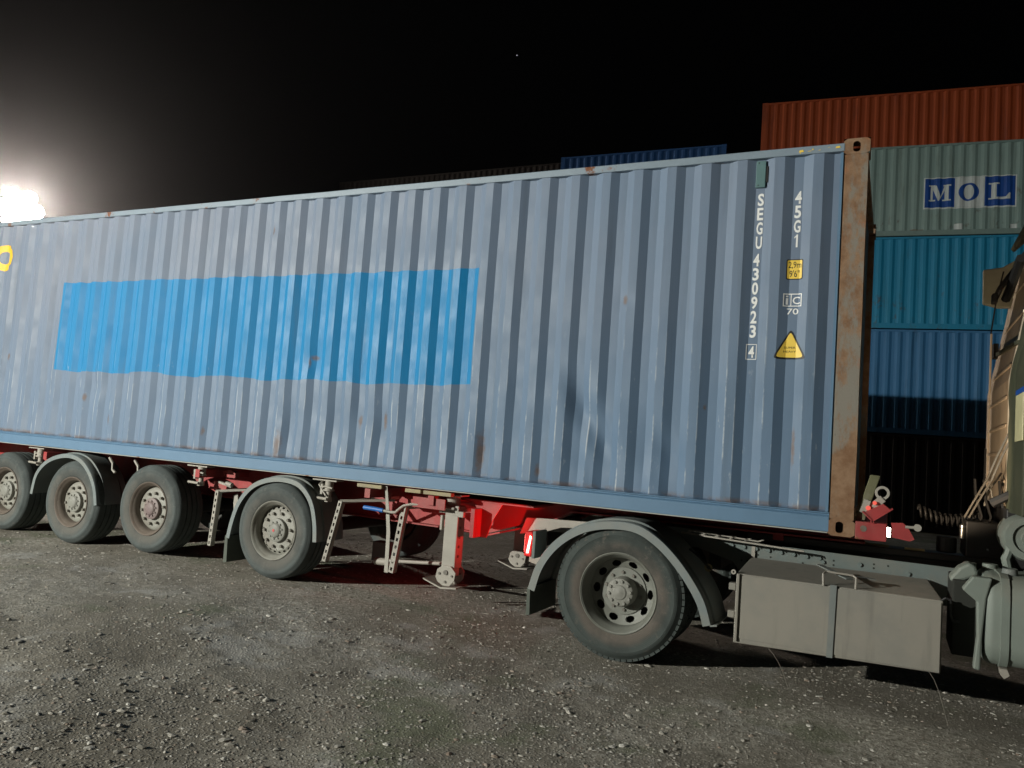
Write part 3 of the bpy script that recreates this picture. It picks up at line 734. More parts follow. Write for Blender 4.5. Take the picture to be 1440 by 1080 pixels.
# landing legs
def landing_leg(yc, flip):
    L = empty('landing_leg', (-3.33, yc, 0.3), TR); s = -1 if not flip else 1
    MB().box(-3.400, -3.262, yc-0.065, yc+0.065, 0.47, 1.03).build('leg_tube', M['galv'], L, bevel=0.008)
    MB().box(-3.385, -3.277, yc-0.052, yc+0.052, 0.40, 0.47).build('inner_tube', M['galv'], L)
    m = MB().cyl((-3.36, yc, 1.03), (-3.36, yc, 1.115), 0.065, 20); m.box(-3.44, -3.24, yc-0.075, yc+0.075, 1.115, 1.128); m.build('gear_head', M['galv'], L, smooth=True)
    m = MB().box(-3.470, -3.395, yc-0.06, yc+0.03, 0.955, 1.035); m.box(-3.27, -3.20, yc-0.085, yc-0.04, 0.935, 0.985); m.build('gear_case', M['galv'], L, bevel=0.006)
    hexa = [(-3.44, 0.385), (-3.425, 0.455), (-3.37, 0.495), (-3.29, 0.495), (-3.235, 0.44), (-3.245, 0.37), (-3.29, 0.318), (-3.36, 0.315), (-3.415, 0.345)]
    for y in (yc-0.085, yc+0.073):
        f = MB().prism(hexa, 'Y', y, y+0.012).build('foot_plate', M['galv'], L, bevel=0.002)
        for (bx, bz, br) in ((-3.335, 0.435, 0.022), (-3.40, 0.42, 0.011), (-3.27, 0.41, 0.009), (-3.335, 0.352, 0.011)):
            MB().cyl((bx, y-0.010, bz), (bx, y+0.001, bz), br, 12).build('bolt', M['nut'], f)
    MB().add([(-3.545, yc-0.12, 0.352), (-3.36, yc-0.12, 0.292), (-3.20, yc-0.12, 0.308), (-3.545, yc+0.12, 0.352), (-3.36, yc+0.12, 0.292), (-3.20, yc+0.12, 0.308),
              (-3.548, yc-0.12, 0.364), (-3.36, yc-0.12, 0.306), (-3.20, yc-0.12, 0.320), (-3.548, yc+0.12, 0.364), (-3.36, yc+0.12, 0.306), (-3.20, yc+0.12, 0.320)],
             [(0,1,4,3),(1,2,5,4),(6,9,10,7),(7,10,11,8),(0,6,7,1),(1,7,8,2),(3,4,10,9),(4,5,11,10),(0,3,9,6),(2,8,11,5)]).build('foot_pad', M['galv'], L)
    m = MB()
    for k in range(5): m.cyl((-3.261, yc-0.02, 0.58+k*0.085), (-3.255, yc-0.02, 0.58+k*0.085), 0.013, 10)
    m.build('leg_bolts', M['nut'], L)
    return L
landing_leg(0.20, False); landing_leg(1.70, True)
MB().cyl((-3.33, 0.27, 0.98), (-3.33, 1.64, 0.98), 0.022, 10).build('shaft', M['galv'], TR, smooth=True)
# small bracket left of the leg
MB().box(-3.455, -3.435, 0.15, 0.19, 0.80, 0.93).build('bracket', M['galv'], TR)
# brace and bars near the ground
m = MB().cyl((-4.30, 0.5, 0.375), (-3.38, 0.45, 0.46), 0.017, 10); m.build('brace', M['galv'], TR, smooth=True)
m = MB().cyl((-4.37, 0.5, 0.360), (-4.20, 0.5, 0.368), 0.036, 14); m.build('brace_end', M['galv'], TR, smooth=True)
MB().box(-4.64, -4.46, 0.8, 0.94, 0.30, 0.50).build('valve_box', M['chassis'], TR, bevel=0.01)
# crank handle with a blue grip
MB().tube([(-4.00, 0.02, 0.922), (-3.90, 0.02, 0.915), (-3.862, 0.02, 0.918), (-3.82, 0.03, 0.96), (-3.79, 0.04, 0.985), (-3.72, 0.05, 1.006), (-3.60, 0.07, 1.012), (-3.30, 0.12, 1.004)], 0.013, 10).build('crank_handle', M['galv'], TR, smooth=True)
MB().tube([(-4.215, 0.02, 0.930), (-4.10, 0.02, 0.927), (-3.995, 0.02, 0.921)], 0.020, 12).build('grip', M['bluegrip'], TR, smooth=True)
# slotted guard hangers
def slotted(xt, zt, xb, zb, y, w=0.042, n=9, name='guard_hanger', mat='galv'):
    m = MB(); a = Vector((xt, y, zt)); b = Vector((xb, y, zb)); d = (b-a).normalized(); side = Vector((d.z, 0, -d.x))
    up = (0, 1, 0)
    for sgn in (-1, 1): m.obox(a+side*sgn*w*0.36, b+side*sgn*w*0.36, w*0.28, 0.006, up)
    L = (b-a).length; seg = L/n
    for i in range(n+1):
        c = a+d*(seg*i); h = seg*0.27
        m.obox(c-d*h if i else c, c+d*h if i < n else c, w*0.46, 0.0058, up)
    m.box(0, 0, 0, 0, 0, 0) if False else None
    # folded flange going inward on the right
    e = side*(-w*0.5) if side.x < 0 else side*(w*0.5)
    m.obox(a+e+Vector((0, 0.022, 0)), b+e+Vector((0, 0.022, 0)), 0.040, 0.005, (1, 0, 0)) if False else m.add(
        [a+e+Vector((0,0.003,0)), b+e+Vector((0,0.003,0)), b+e+Vector((0,0.050,0)), a+e+Vector((0,0.050,0)), a+e+Vector((0.004,0.003,0)), b+e+Vector((0.004,0.003,0)), b+e+Vector((0.004,0.050,0)), a+e+Vector((0.004,0.050,0))],
        [(0,1,2,3),(7,6,5,4),(0,4,5,1),(1,5,6,2),(2,6,7,3),(3,7,4,0)])
    return m.build(name, M[mat], TR)
slotted(-4.520, 0.955, -4.660, 0.366, 0.05)
slotted(-3.795, 0.975, -3.880, 0.366, 0.05, w=0.052)
slotted(-6.132, 0.900, -6.172, 0.328, 0.05)
MB().prism([(-4.045, 1.145), (-4.020, 1.145), (-3.975, 0.92), (-3.945, 0.72), (-3.935, 0.352), (-3.975, 0.352), (-3.985, 0.72)], 'Y', 0.085, 0.092).build('guard_strip', M['galv'], TR)
m = MB().obox((-4.52, 0.06, 0.945), (-4.33, 0.75, 0.985), 0.03, 0.03); m.obox((-3.80, 0.06, 0.965), (-3.70, 0.75, 0.98), 0.03, 0.03); m.obox((-6.13, 0.06, 0.895), (-5.9, 0.75, 0.95), 0.03, 0.03)
m.obox((-4.53, 0.055, 0.958), (-4.10, 0.35, 0.992), 0.022, 0.022); m.obox((-6.15, 0.055, 0.90), (-5.85, 0.20, 0.935), 0.022, 0.022)
m.build('guard_arm', M['galv'], TR)
MB().prism([(-6.05, 0.86), (-5.99, 0.88), (-5.985, 0.62), (-6.00, 0.52), (-6.09, 0.46), (-6.10, 0.42), (-6.03, 0.43), (-5.95, 0.50), (-5.94, 0.70), (-5.95, 0.88)][:1]+[(-5.99, 0.88), (-5.94, 0.60), (-5.965, 0.47), (-6.08, 0.415), (-6.09, 0.455), (-6.02, 0.50), (-6.01, 0.62)], 'Y', 0.20, 0.21).build('hook_bracket', M['galv'], TR)
MB().prism([(-6.33, 1.09), (-6.22, 1.11), (-6.15, 1.09), (-6.15, 1.03), (-6.31, 1.03)], 'Y', 0.30, 0.36).build('side_plate', M['red'], TR)
MB().prism([(-6.49, 0.99), (-6.43, 0.95), (-6.36, 0.99), (-6.20, 0.97), (-6.20, 0.90), (-6.29, 0.86), (-6.36, 0.87), (-6.45, 0.90)], 'Y', 0.24, 0.27).build('lock_bracket', M['red'], TR)
# twist locks hanging under the rail
def twist_lock(x, z, y=0.09):
    t = empty('twist_lock', (x, y, z), TR)
    m = MB().cyl((x, y, 1.135), (x, y, 1.05), 0.042, 16); m.cyl((x, y, 1.05), (x, y, 1.035), 0.055, 16); m.cyl((x, y, 1.035), (x, y, 0.975), 0.026, 12); m.cyl((x, y, 0.975), (x, y, 0.93), 0.038, 6)
    m.build('lock_body', M['galv'], t, smooth=True)
    MB().tube([(x-0.10, y-0.01, 1.085), (x-0.06, y-0.03, 1.07), (x, y-0.05, 1.08), (x+0.07, y-0.04, 1.065)], 0.010, 8).build('lock_lever', M['galv'], t, smooth=True)
    MB().box(x-0.17, x+0.12, y-0.05, y+0.06, 1.132, 1.144).build('lock_plate', M['galv'], t)
    m = MB().box(x-0.075, x-0.05, y-0.04, y+0.04, 1.0, 1.10); m.cyl((x+0.03, y-0.06, 0.96), (x-0.12, y-0.06, 0.965), 0.014, 8); m.build('lock_clamp', M['galv'], t)
twist_lock(-4.700, 1.0); twist_lock(-6.42, 1.0); twist_lock(-9.15, 1.0)
MB().obox((-6.18, 0.12, 0.99), (-6.00, 0.12, 0.955), 0.03, 0.022).build('pipe_stub', M['galv'], TR)
MB().cyl((-6.06, 0.10, 0.985), (-5.98, 0.10, 0.975), 0.024, 12).build('pipe_stub', M['galv'], TR, smooth=True)
# mudguards
def mudguard(pts, y0, y1, parent, flap=None, lip=0.045, mat='fender'):
    """arched strip with a turned-down outer lip"""
    g = MB(); n = len(pts); c = Vector((sum(p[0] for p in pts)/n, min(p[1] for p in pts)))
    P = []
    for i in range(n-1):                                   # smooth by Catmull-Rom
        p0, p1, p2, p3 = (Vector(pts[max(i-1, 0)]), Vector(pts[i]), Vector(pts[i+1]), Vector(pts[min(i+2, n-1)]))
        for k in range(4):
            s = k/4; P.append(0.5*((2*p1)+(-p0+p2)*s+(2*p0-5*p1+4*p2-p3)*s*s+(-p0+3*p1-3*p2+p3)*s**3))
    P.append(Vector(pts[-1])); n = len(P)
    vs = []
    for i, p in enumerate(P):
        d = (P[min(i+1, n-1)]-P[max(i-1, 0)]).normalized(); nrm = Vector((-d.y, d.x))
        if nrm.dot(p-c) < 0: nrm = -nrm
        sec = [(0, y0), (-lip, y0), (-lip, y0+0.006), (-0.008, y0+0.010), (-0.006, y0+0.09), (0.010, y0+0.10), (0.010, y1-0.10), (-0.006, y1-0.09), (-0.010, y1), (0.0, y1), (0.006, y1-0.09), (0.020, y1-0.10), (0.020, y0+0.10), (0.006, y0+0.09), (0.006, y0+0.012)]
        vs += [(p.x+nrm.x*a, b, p.y+nrm.y*a) for a, b in sec]
    k = len(sec)
    fs = [(i*k+a, i*k+(a+1) % k, (i+1)*k+(a+1) % k, (i+1)*k+a) for i in range(n-1) for a in range(k)]
    fs += [tuple(range(k)), tuple((n-1)*k+q for q in range(k-1, -1, -1))]
    g.add(vs, fs); return g.build('mudguard', M[mat], parent, smooth=True, angle=40)
mudguard([(-5.85, 0.46), (-5.815, 0.64), (-5.745, 0.83), (-5.60, 1.00), (-5.40, 1.095), (-5.17, 1.125), (-4.95, 1.085), (-4.79, 0.94), (-4.715, 0.74), (-4.69, 0.55)], YW, 0.36, TR)
MB().prism([(-5.865, 0.48), (-5.83, 0.48), (-5.815, 0.215), (-5.86, 0.205)], 'Y', YW+0.004, 0.36).build('mud_flap', M['flap'], TR)
mudguard([(-9.07, 0.60), (-9.01, 0.85), (-8.81, 1.03), (-8.50, 1.115), (-8.24, 1.085), (-8.05, 0.96), (-7.92, 0.78), (-7.86, 0.58)], YW, 0.36, TR)
MB().tube([(-4.78, 0.10, 1.13), (-4.80, 0.06, 1.09), (-4.74, 0.05, 1.03), (-4.70, 0.05, 0.99)], 0.010, 6).build('mudguard_stay', M['galv'], TR)
for x in (-7.98, -7.55): MB().tube([(x, 0.15, 1.11), (x+0.09, 0.13, 1.05), (x+0.11, 0.12, 0.98), (x+0.16, 0.12, 0.95)], 0.016, 6).build('mudguard_stay', M['galv'], TR)
# air bags and springs in the dark behind the wheels
m = MB()
for x in (-5.75, -7.5, -8.8): m.cyl((x, 0.8, 0.62), (x, 0.8, 0.95), 0.13, 20)
m.build('air_spring', M['black'], TR, smooth=True)
# front bolster in front of the container
f = MB().box(0.003, 0.201, -0.004, 2.44, 1.146, 1.268).build('front_bolster', M['red'], TR, bevel=0.004)
MB().cyl((0.055, -0.006, 1.222), (0.055, -0.001, 1.222), 0.022, 16).build('pin', M['nut'], f)
mk = MB().box(0.203, 0.226, 0.06, 0.11, 1.178, 1.240).build('marker_lamp', M['whitelens'], TR, bevel=0.004)
MB().prism([(0.235, 1.180), (0.345, 1.165), (0.375, 1.18), (0.33, 1.262), (0.30, 1.285), (0.228, 1.278)], 'Y', 0.03, 0.05).build('side_ear', M['red'], TR)
m = MB().cyl((0.315, 0.0, 1.262), (0.385, 0.0, 1.264), 0.010, 10); m.cyl((0.390, -0.02, 1.265), (0.390, 0.02, 1.265), 0.024, 16); m.build('pull_knob', M['galv'], TR, smooth=True)
rot = [(0.055, 1.335), (0.175, 1.405), (0.222, 1.370), (0.110, 1.282)]
MB().prism(rot, 'Y', -0.010, 0.05).build('lock_housing', M['red'], TR, bevel=0.003)
MB().obox((0.045, 0.02, 1.340), (0.120, 0.02, 1.270), 0.08, 0.010).build('housing_flange', M['red'], TR)
MB().obox((0.100, 0.02, 1.272), (0.235, 0.02, 1.378), 0.08, 0.010).build('housing_flange', M['red'], TR)
MB().lathe([(0.030, -0.012), (0.048, -0.012), (0.048, 0.012), (0.030, 0.012)], (0.165, 0.06, 1.478), 20, 'Y', True).build('shackle', M['galv'], TR, smooth=True)
m = MB().obox((0.045, 0.045, 1.33), (0.075, 0.045, 1.42), 0.05, 0.045); m.obox((0.10, 0.06, 1.37), (0.17, 0.06, 1.44), 0.05, 0.05); m.build('lock_arm', M['galv'], TR)
m = MB().lathe([(0.0, -0.008), (0.014, -0.006), (0.017, 0.01), (0.0, 0.012)], (0.080, 0.012, 1.366), 12); m.lathe([(0.0, -0.008), (0.010, -0.006), (0.014, 0.01), (0.0, 0.012)], (0.120, 0.012, 1.405), 12); m.build('red_lamp', M['reddim'], TR, smooth=True)

# timber wedge
w = MB().prism([(-0.005, 1.275), (0.060, 1.275), (0.150, 1.595), (0.085, 1.600)], 'Y', 0.056, 0.10).build('timber_wedge', M['mosswood'], None, bevel=0.006)
tag(w, 'mossy timber offcut leaning against the rusty container post', 'timber')

# ------------------------------------------------------------ tractor
TK = empty('tractor_unit', (0.6, 1.22, 0.0))
tag(TK, 'dusty truck tractor with beige cab and grey toolbox pulling the trailer', 'truck')
def drive_wheel(x, y, z, flip):
    w = empty('wheel', (x, y, z), TK)
    lk('tyre', me_dtyre, w)
    m = MB().lathe([(0.291, 0.036), (0.300, 0.016), (0.295, 0.008), (0.286, 0.012), (0.278, 0.030), (0.262, 0.052), (0.252, 0.085), (0.250, 0.135)], n=96)
    m.lathe([(0.289, 0.0105), (0.296, 0.004), (0.302, 0.010), (0.300, 0.020)], n=96)
    m.build('rim', M['rim2'], w, smooth=True, angle=40, loc=(0, 0, 0))
    m = MB(); disc_with_holes(m, 0.112, 0.175, 0.160, 0.160, 0, 0, 0, 0, n=80, nr=4)
    m.lathe([(0.175, 0.160), (0.178, 0.172)], n=80)
    disc_with_holes(m, 0.178, 0.2495, 0.172, 0.135, 10, 0.212, 0.036, 0.023, n=300, nr=22)
    m.build('wheel_disc', M['rim2'], w, smooth=True, angle=60, loc=(0, 0, 0))
    MB().lathe([(0.2495, 0.137), (0.245, 0.22), (0.0, 0.24)], n=48).build('rim_barrel', M['hole'], w, smooth=True, loc=(0, 0, 0))
    m = MB().lathe([(0.118, 0.160), (0.116, 0.085), (0.110, 0.072), (0.108, 0.060), (0.100, 0.055), (0.060, 0.053), (0.052, 0.046), (0.014, 0.040), (0.0, 0.036)], n=48)
    m.build('hub', M['hub'], w, smooth=True, angle=30, loc=(0, 0, 0))
    meb = MB().cyl((0, 0.0, 0), (0, -0.014, 0), 0.0125, 8).data('hub_bolt', M['hub'])
    for k in range(10): a = 2*PI*k/10+0.15; lk('hub_bolt', meb, w, (0.088*math.cos(a), 0.057, 0.088*math.sin(a)))
    for k in range(10): a = 2*PI*k/10+0.4; lk('wheel_nut', me_nut_low, w, (0.148*math.cos(a), 0.160, 0.148*math.sin(a)))
    for ch in bpy.data.objects:
        if ch.parent == w and ch.name.split('.')[0] in ('rim', 'wheel_disc', 'rim_barrel'): ch.scale = (1.055, 1, 1.055)
    if flip: w.rotation_euler = (0, 0, PI)
drive_wheel(-1.68, -0.05, 0.520, False); drive_wheel(-1.68, 2.49, 0.520, True)
for y in (0.27, 1.88): lk('inner_tyre', me_dtyre, TK, Vector((-1.68, y, 0.52))-wloc(TK))
MB().cyl((-1.68, 0.5, 0.52), (-1.68, 1.95, 0.52), 0.12, 20).build('drive_axle', M['black'], TK, smooth=True)
GP = [(-2.44, 0.45), (-2.385, 0.64), (-2.28, 0.81), (-2.13, 0.945), (-1.95, 1.035), (-1.74, 1.075), (-1.54, 1.065), (-1.375, 0.985), (-1.23, 0.865), (-1.10, 0.715), (-1.00, 0.56), (-0.945, 0.40)]
mudguard(GP, -0.07, 0.52, TK, lip=0.060)
m = MB().obox((-0.95, 0.225, 0.395), (-0.90, 0.225, 0.405), 0.59, 0.012); m.build('mudguard_end', M['fender'], TK)
MB().prism([(-2.450, 0.46), (-2.425, 0.46), (-2.415, 0.235), (-2.450, 0.235)], 'Y', -0.06, 0.50).build('mud_flap', M['flap'], TK)
MB().lathe([(0.017, -0.006), (0.030, -0.006), (0.030, 0.006), (0.017, 0.006)], (-1.045, 0.24, 0.775), 20, 'Y', True).build('clamp_ring', M['brass'], TK, smooth=True)
MB().tube([(-1.20, 0.24, 0.90), (-1.12, 0.20, 0.86), (-1.05, 0.22, 0.79), (-1.02, 0.24, 0.76)], 0.008, 6).build('cable', M['black'], TK, smooth=True)
# frame rails
rail = [(-2.86, 0.83), (-2.80, 0.93), (-1.90, 0.965), (-1.30, 0.965), (-1.14, 0.955), (0.60, 0.945), (1.6, 0.945), (1.6, 0.66), (0.60, 0.66), (-0.85, 0.66), (-0.95, 0.78), (-1.25, 0.86), (-2.5, 0.84)]
for y in (0.76, 1.66): MB().prism(rail, 'Y', y, y+0.012).build('frame_rail', M['chassis'], TK)
for x in (-2.7, -1.1, 0.3, 1.4): MB().box(x-0.05, x+0.05, 0.772, 1.66, 0.70, 0.92).build('frame_crossmember', M['black'], TK)
me_bolt = MB().cyl((0, 0, 0), (0, -0.016, 0), 0.016, 8).data('bolt', M['chassis']); me_hole = MB().cyl((0, 0, 0), (0, -0.0015, 0), 0.008, 8).data('bolt_hole', M['hole'])
for i in range(9):
    lk('bolt', me_bolt, TK, Vector((-1.06+i*0.098, 0.760, 0.918-i*0.003))-wloc(TK))
    if i > 2: lk('bolt_hole', me_hole, TK, Vector((-1.02+i*0.098, 0.7598, 0.925-i*0.003))-wloc(TK))
for x, z in ((-0.93, 0.868), (-0.88, 0.866), (-0.25, 0.87), (0.02, 0.885), (0.36, 0.86)): lk('bolt', me_bolt, TK, Vector((x, 0.760, z))-wloc(TK))
for x, z in ((-0.75, 0.86), (-0.65, 0.855), (-0.17, 0.89), (-0.17, 0.855), (0.12, 0.90), (0.12, 0.87), (0.22, 0.90), (-0.88, 0.80), (-0.83, 0.80), (-0.76, 0.80), (-0.4, 0.84)): lk('bolt_hole', me_hole, TK, Vector((x, 0.7598, z))-wloc(TK))
# open ladder-like bracket on top of the rail
m = MB(); m.obox((-1.36, 0.62, 0.985), (-0.38, 0.62, 0.950), 0.03, 0.012); m.obox((-1.30, 0.62, 1.010), (-0.98, 0.62, 0.998), 0.03, 0.010); m.obox((-0.98, 0.62, 0.998), (-0.74, 0.62, 0.985), 0.03, 0.010)
for x in (-1.33, -1.20, -1.08, -0.96, -0.84, -0.74): m.obox((x, 0.62, 0.982), (x+0.05, 0.62, 1.003), 0.03, 0.010)
m.build('catwalk_bracket', M['galv'], TK)
# fifth wheel plate and dark gear on the frame
MB().prism([(-2.2, 1.0), (-1.0, 1.0), (-0.9, 1.045), (-2.1, 1.045)], 'Y', 0.85, 1.60).build('coupling_plate', M['black'], TK, bevel=0.01)
MB().box(-1.1, 1.30, 0.86, 1.62, 0.935, 0.985).build('deck_plate', M['black'], TK)
MB().box(-0.85, 1.30, 0.80, 0.86, 0.985, 1.035).build('deck_edge', M['black'], TK, bevel=0.008)
for xa, xb, y in ((0.33, 0.47, 0.84), (0.75, 0.95, 0.9), (0.05, 0.22, 0.86)): MB().box(xa, xb, y, y+0.04, 1.036, 1.050).build('deck_strap', M['mosswood'] if xa != 0.33 else M['brass'], TK)
# rear end casting and tail lamp
m = MB().prism([(-2.86, 0.80), (-2.80, 0.955), (-2.60, 0.965), (-2.05, 0.985), (-2.05, 0.93), (-2.45, 0.90), (-2.62, 0.84)], 'Y', 0.60, 0.64); m.build('rear_bracket', M['galv'], TK, bevel=0.004)
TL = empty('tail_lamp', (-2.50, 0.15, 0.76), TK)
MB().box(-2.505, -2.475, 0.10, 0.34, 0.67, 0.90).build('lamp_back', M['chassis'], TL, bevel=0.006)
MB().box(-2.580, -2.506, 0.105, 0.335, 0.68, 0.89).build('lamp_lens', M['reflect'], TL, bevel=0.010)
MB().add([(-2.555,0.098,0.71),(-2.535,0.098,0.71),(-2.515,0.098,0.85),(-2.530,0.098,0.86),(-2.555,0.1045,0.71),(-2.535,0.1045,0.71),(-2.515,0.1045,0.85),(-2.530,0.1045,0.86)],[(0,1,2,3),(7,6,5,4),(0,4,5,1),(1,5,6,2),(2,6,7,3),(3,7,4,0)]).build('lamp_tube', M['redtube'], TL)
MB().box(-2.589, -2.5805, 0.13, 0.16, 0.71, 0.86).build('lamp_tube', M['redtube'], TL, bevel=0.003)
MB().prism([(-2.64, 0.60), (-2.62, 0.87), (-2.56, 0.905), (-2.50, 0.905), (-2.47, 0.60), (-2.54, 0.575)], 'Y', 0.36, 0.372).build('lamp_bracket', M['galv'], TK)
spot('tail_light', (-2.61, 0.22, 0.80), (-3.6, 0.50, 1.22), 19, (1, 0.02, 0.02), size=0.02, angle=120, blend=0.5)
spot('marker_light', (0.245, 0.125, 1.225), (1.0, 1.7, 2.1), 75, (1, 0.76, 0.52), size=0.02, angle=64, blend=0.6)
# toolbox
tb = empty('toolbox', (-0.12, 0.4, 0.3), TK)
zt0, zt1 = 0.803, 0.842
m = MB().add([(-0.785,-0.03,0.297),(0.552,-0.03,0.330),(0.552,0.60,0.330),(-0.785,0.60,0.297),(-0.785,-0.03,0.800),(0.556,-0.03,0.805),(0.49,0.735,0.842),(-0.80,0.735,0.838)],
             [(0,3,2,1),(4,5,6,7),(0,1,5,4),(1,2,6,5),(2,3,7,6),(3,0,4,7)])
m.build('box_body', M['box'], tb, bevel=0.008)
m = MB().box(-0.742, 0.545, -0.0365, -0.0305, 0.335, 0.790)
m.build('lid_panel', M['box'], tb, bevel=0.002)
MB().box(-0.775, -0.757, -0.052, -0.031, 0.315, 0.800).build('hinge_strip', M['box'], tb, bevel=0.003)
for z in (0.70, 0.50): MB().box(-0.835, -0.786, -0.03, 0.03, z-0.025, z+0.025).build('hinge_lug', M['box'], tb, bevel=0.004)
MB().lathe([(0.007, -0.008), (0.018, -0.008), (0.018, 0.008), (0.007, 0.008)], (-0.805, -0.03, 0.808), 14, 'Y', True).build('eyelet', M['galv'], tb, smooth=True)
MB().box(-0.800, -0.772, 0.74, 0.755, 0.80, 0.93).build('side_lug', M['galv'], tb)
MB().add([(-0.148,-0.046,0.312),(-0.108,-0.046,0.313),(-0.098,-0.046,0.812),(-0.140,-0.046,0.812),(-0.148,-0.0375,0.312),(-0.108,-0.0375,0.313),(-0.098,-0.0375,0.812),(-0.140,-0.0375,0.812)],
         [(0,1,2,3),(7,6,5,4),(0,4,5,1),(1,5,6,2),(2,6,7,3),(3,7,4,0)]).build('strap', M['strap'], tb)
MB().tube([(-0.185, -0.045, 0.800), (-0.190, -0.03, 0.880), (-0.176, 0.01, 0.893), (0.00, 0.03, 0.885), (0.022, 0.01, 0.872), (0.022, -0.03, 0.800)], 0.008, 8).build('handle', M['galv'], tb, smooth=True)
m = MB().obox((-0.24, 0.30, 0.898), (-0.02, -0.01, 0.862), 0.05, 0.008); m.obox((-0.10, 0.10, 0.87), (0.14, 0.16, 0.862), 0.07, 0.006); m.build('clasp', M['strap'], tb)
MB().tube([(0.54, -0.02, 0.80), (0.57, -0.03, 0.825), (0.60, -0.03, 0.818), (0.60, -0.02, 0.795)], 0.007, 8).build('hook', M['black'], tb, smooth=True)
MB().tube([(-0.538, -0.02, 0.300), (-0.50, -0.03, 0.268), (-0.455, -0.035, 0.205), (-0.42, -0.04, 0.14), (-0.385, -0.05, 0.045)], 0.0021, 6).build('wire', M['nut'], TK, smooth=True)
MB().tube([(0.481, -0.02, 0.335), (0.515, -0.03, 0.29), (0.545, -0.04, 0.22), (0.570, -0.06, 0.14), (0.600, -0.08, 0.03)], 0.0021, 6).build('wire', M['nut'], TK, smooth=True)
# fuel tank
ft = empty('fuel_tank', (1.5, 0.3, 0.4), TK)
def dsec(y0, y1, z0, z1, r):
    return rr(y0, y1, z0, z1, r)
def ring(m, xs, secs):
    k = len(secs[0]); vs = []
    for x, s in zip(xs, secs): vs += [(x, u, w) for u, w in s]
    fs = [(i*k+a, i*k+(a+1) % k, (i+1)*k+(a+1) % k, (i+1)*k+a) for i in range(len(xs)-1) for a in range(k)]
    fs += [tuple(range(k)), tuple((len(xs)-1)*k+q for q in range(k-1, -1, -1))]
    return m.add(vs, fs)
D = lambda g: rr(-0.05+g, 0.66-g, 0.425+g, 1.005-g, 0.14-g*0.5)
ring(MB(), [0.790, 0.800, 0.822, 0.845, 2.3, 2.33], [D(0.05), D(0.02), D(0.004), D(0.0), D(0.0), D(0.03)]).build('tank_body', M['tank'], ft, smooth=True, angle=30)
for x in (0.880, 1.075, 1.60): ring(MB(), [x, x+0.002, x+0.048, x+0.05], [D(-0.004), D(-0.010), D(-0.010), D(-0.004)]).build('tank_strap', M['tank'], ft, smooth=True, angle=30)
for x in (0.905, 1.10):
    MB().prism([(x-0.02, 0.425), (x+0.02, 0.425), (x+0.035, 0.39), (x+0.02, 0.375), (x+0.005, 0.365), (x-0.015, 0.385)], 'Y', -0.02, 0.10).build('strap_foot', M['galv'], ft)
MB().prism([(0.735, 0.40), (0.775, 0.395), (0.780, 0.60), (0.800, 0.86), (0.83, 0.99), (0.72, 0.99), (0.66, 0.90), (0.745, 0.83), (0.752, 0.60)], 'Y', -0.045, 0.04).build('tank_bracket', M['tank'], ft, bevel=0.01)
MB().prism([(0.60, 0.93), (0.66, 1.01), (0.72, 1.05), (0.76, 1.03), (0.775, 0.97), (0.70, 0.93), (0.62, 0.90)], 'Y', 0.22, 0.40).build('bracket_cover', M['tank'], ft, bevel=0.02)
m = MB().cyl((0.95, 0.18, 1.00), (0.95, 0.18, 1.045), 0.050, 20, 0.044); m.build('filler_cap', M['strap'], ft, smooth=True)
m = MB().cyl((0.86, 0.42, 1.00), (0.86, 0.42, 1.04), 0.048, 18); m.cyl((0.74, 0.45, 1.0), (0.74, 0.45, 1.03), 0.04, 14); m.build('valve_cap', M['tank'], ft, smooth=True)
MB().box(0.62, 0.765, 0.16, 0.68, 0.43, 0.93).build('step_box', M['hole'], TK, bevel=0.01)
MB().tube([(0.60, 0.1, 0.80), (0.605, 0.1, 0.70), (0.62, 0.12, 0.66), (0.66, 0.15, 0.655)], 0.010, 6).build('pipe', M['black'], TK, smooth=True)
# air filter drum behind the cab
m = MB().lathe([(0.0, -0.02), (0.05, -0.025), (0.055, -0.01), (0.10, -0.012), (0.105, -0.03), (0.150, -0.03), (0.158, 0.0), (0.165, 0.02), (0.165, 0.35)], (1.10, 0.50, 1.235), 36, 'Y')
m.build('filter_drum', M['tank'], TK, smooth=True, angle=30)
MB().tube([(0.985, 0.50, 1.16), (0.96, 0.50, 1.08), (0.975, 0.5, 1.01), (1.02, 0.5, 0.99)], 0.03, 8).build('drum_bracket', M['tank'], TK, smooth=True)
# cab
cb = empty('cab', (2.2, 1.25, 1.2), TK)
xw = lambda z: 1.005 + 0.185*max(0, z-2.4)
def wall_sheet():
    m = MB(); pts = []
    zs = [1.30, 1.45, 1.60, 1.86, 2.02, 2.28, 2.55, 2.80, 3.00, 3.15, 3.35, 3.55]; ys = [0.05, 2.42, 2.50]
    m.prism([(1.005, 1.42), (1.005, 2.4), (1.134, 3.1), (1.19, 3.45), (1.35, 3.95), (3.0, 3.95), (3.2, 3.2), (3.3, 1.42)], 'Y', 0.03, 2.50)
    return m
wall_sheet().build('cab_body', M['cab'], cb, bevel=0.03)
for z in (1.62, 1.84, 2.05, 2.27, 2.52, 2.95, 3.28):
    MB().box(xw(z)-0.010, xw(z)+0.004, 1.06, 2.22, z-0.012, z+0.012).build('wall_rib', M['cab'], cb, bevel=0.004)
MB().box(xw(2.0)-0.013, xw(2.0)+0.003, 2.22, 2.245, 1.55, 2.95).build('wall_rib', M['cab'], cb, bevel=0.004)
MB().obox((1.048, 0.9, 2.68), (1.064, 2.46, 2.78), 0.022, 0.03).build('body_seam', M['duct'], cb)
MB().box(1.03, 1.075, 2.36, 2.46, 2.74, 2.88).build('side_latch', M['black'], cb, bevel=0.006)
MB().box(0.990, 1.004, 2.405, 2.425, 1.62, 1.90).build('hinge', M['black'], cb)
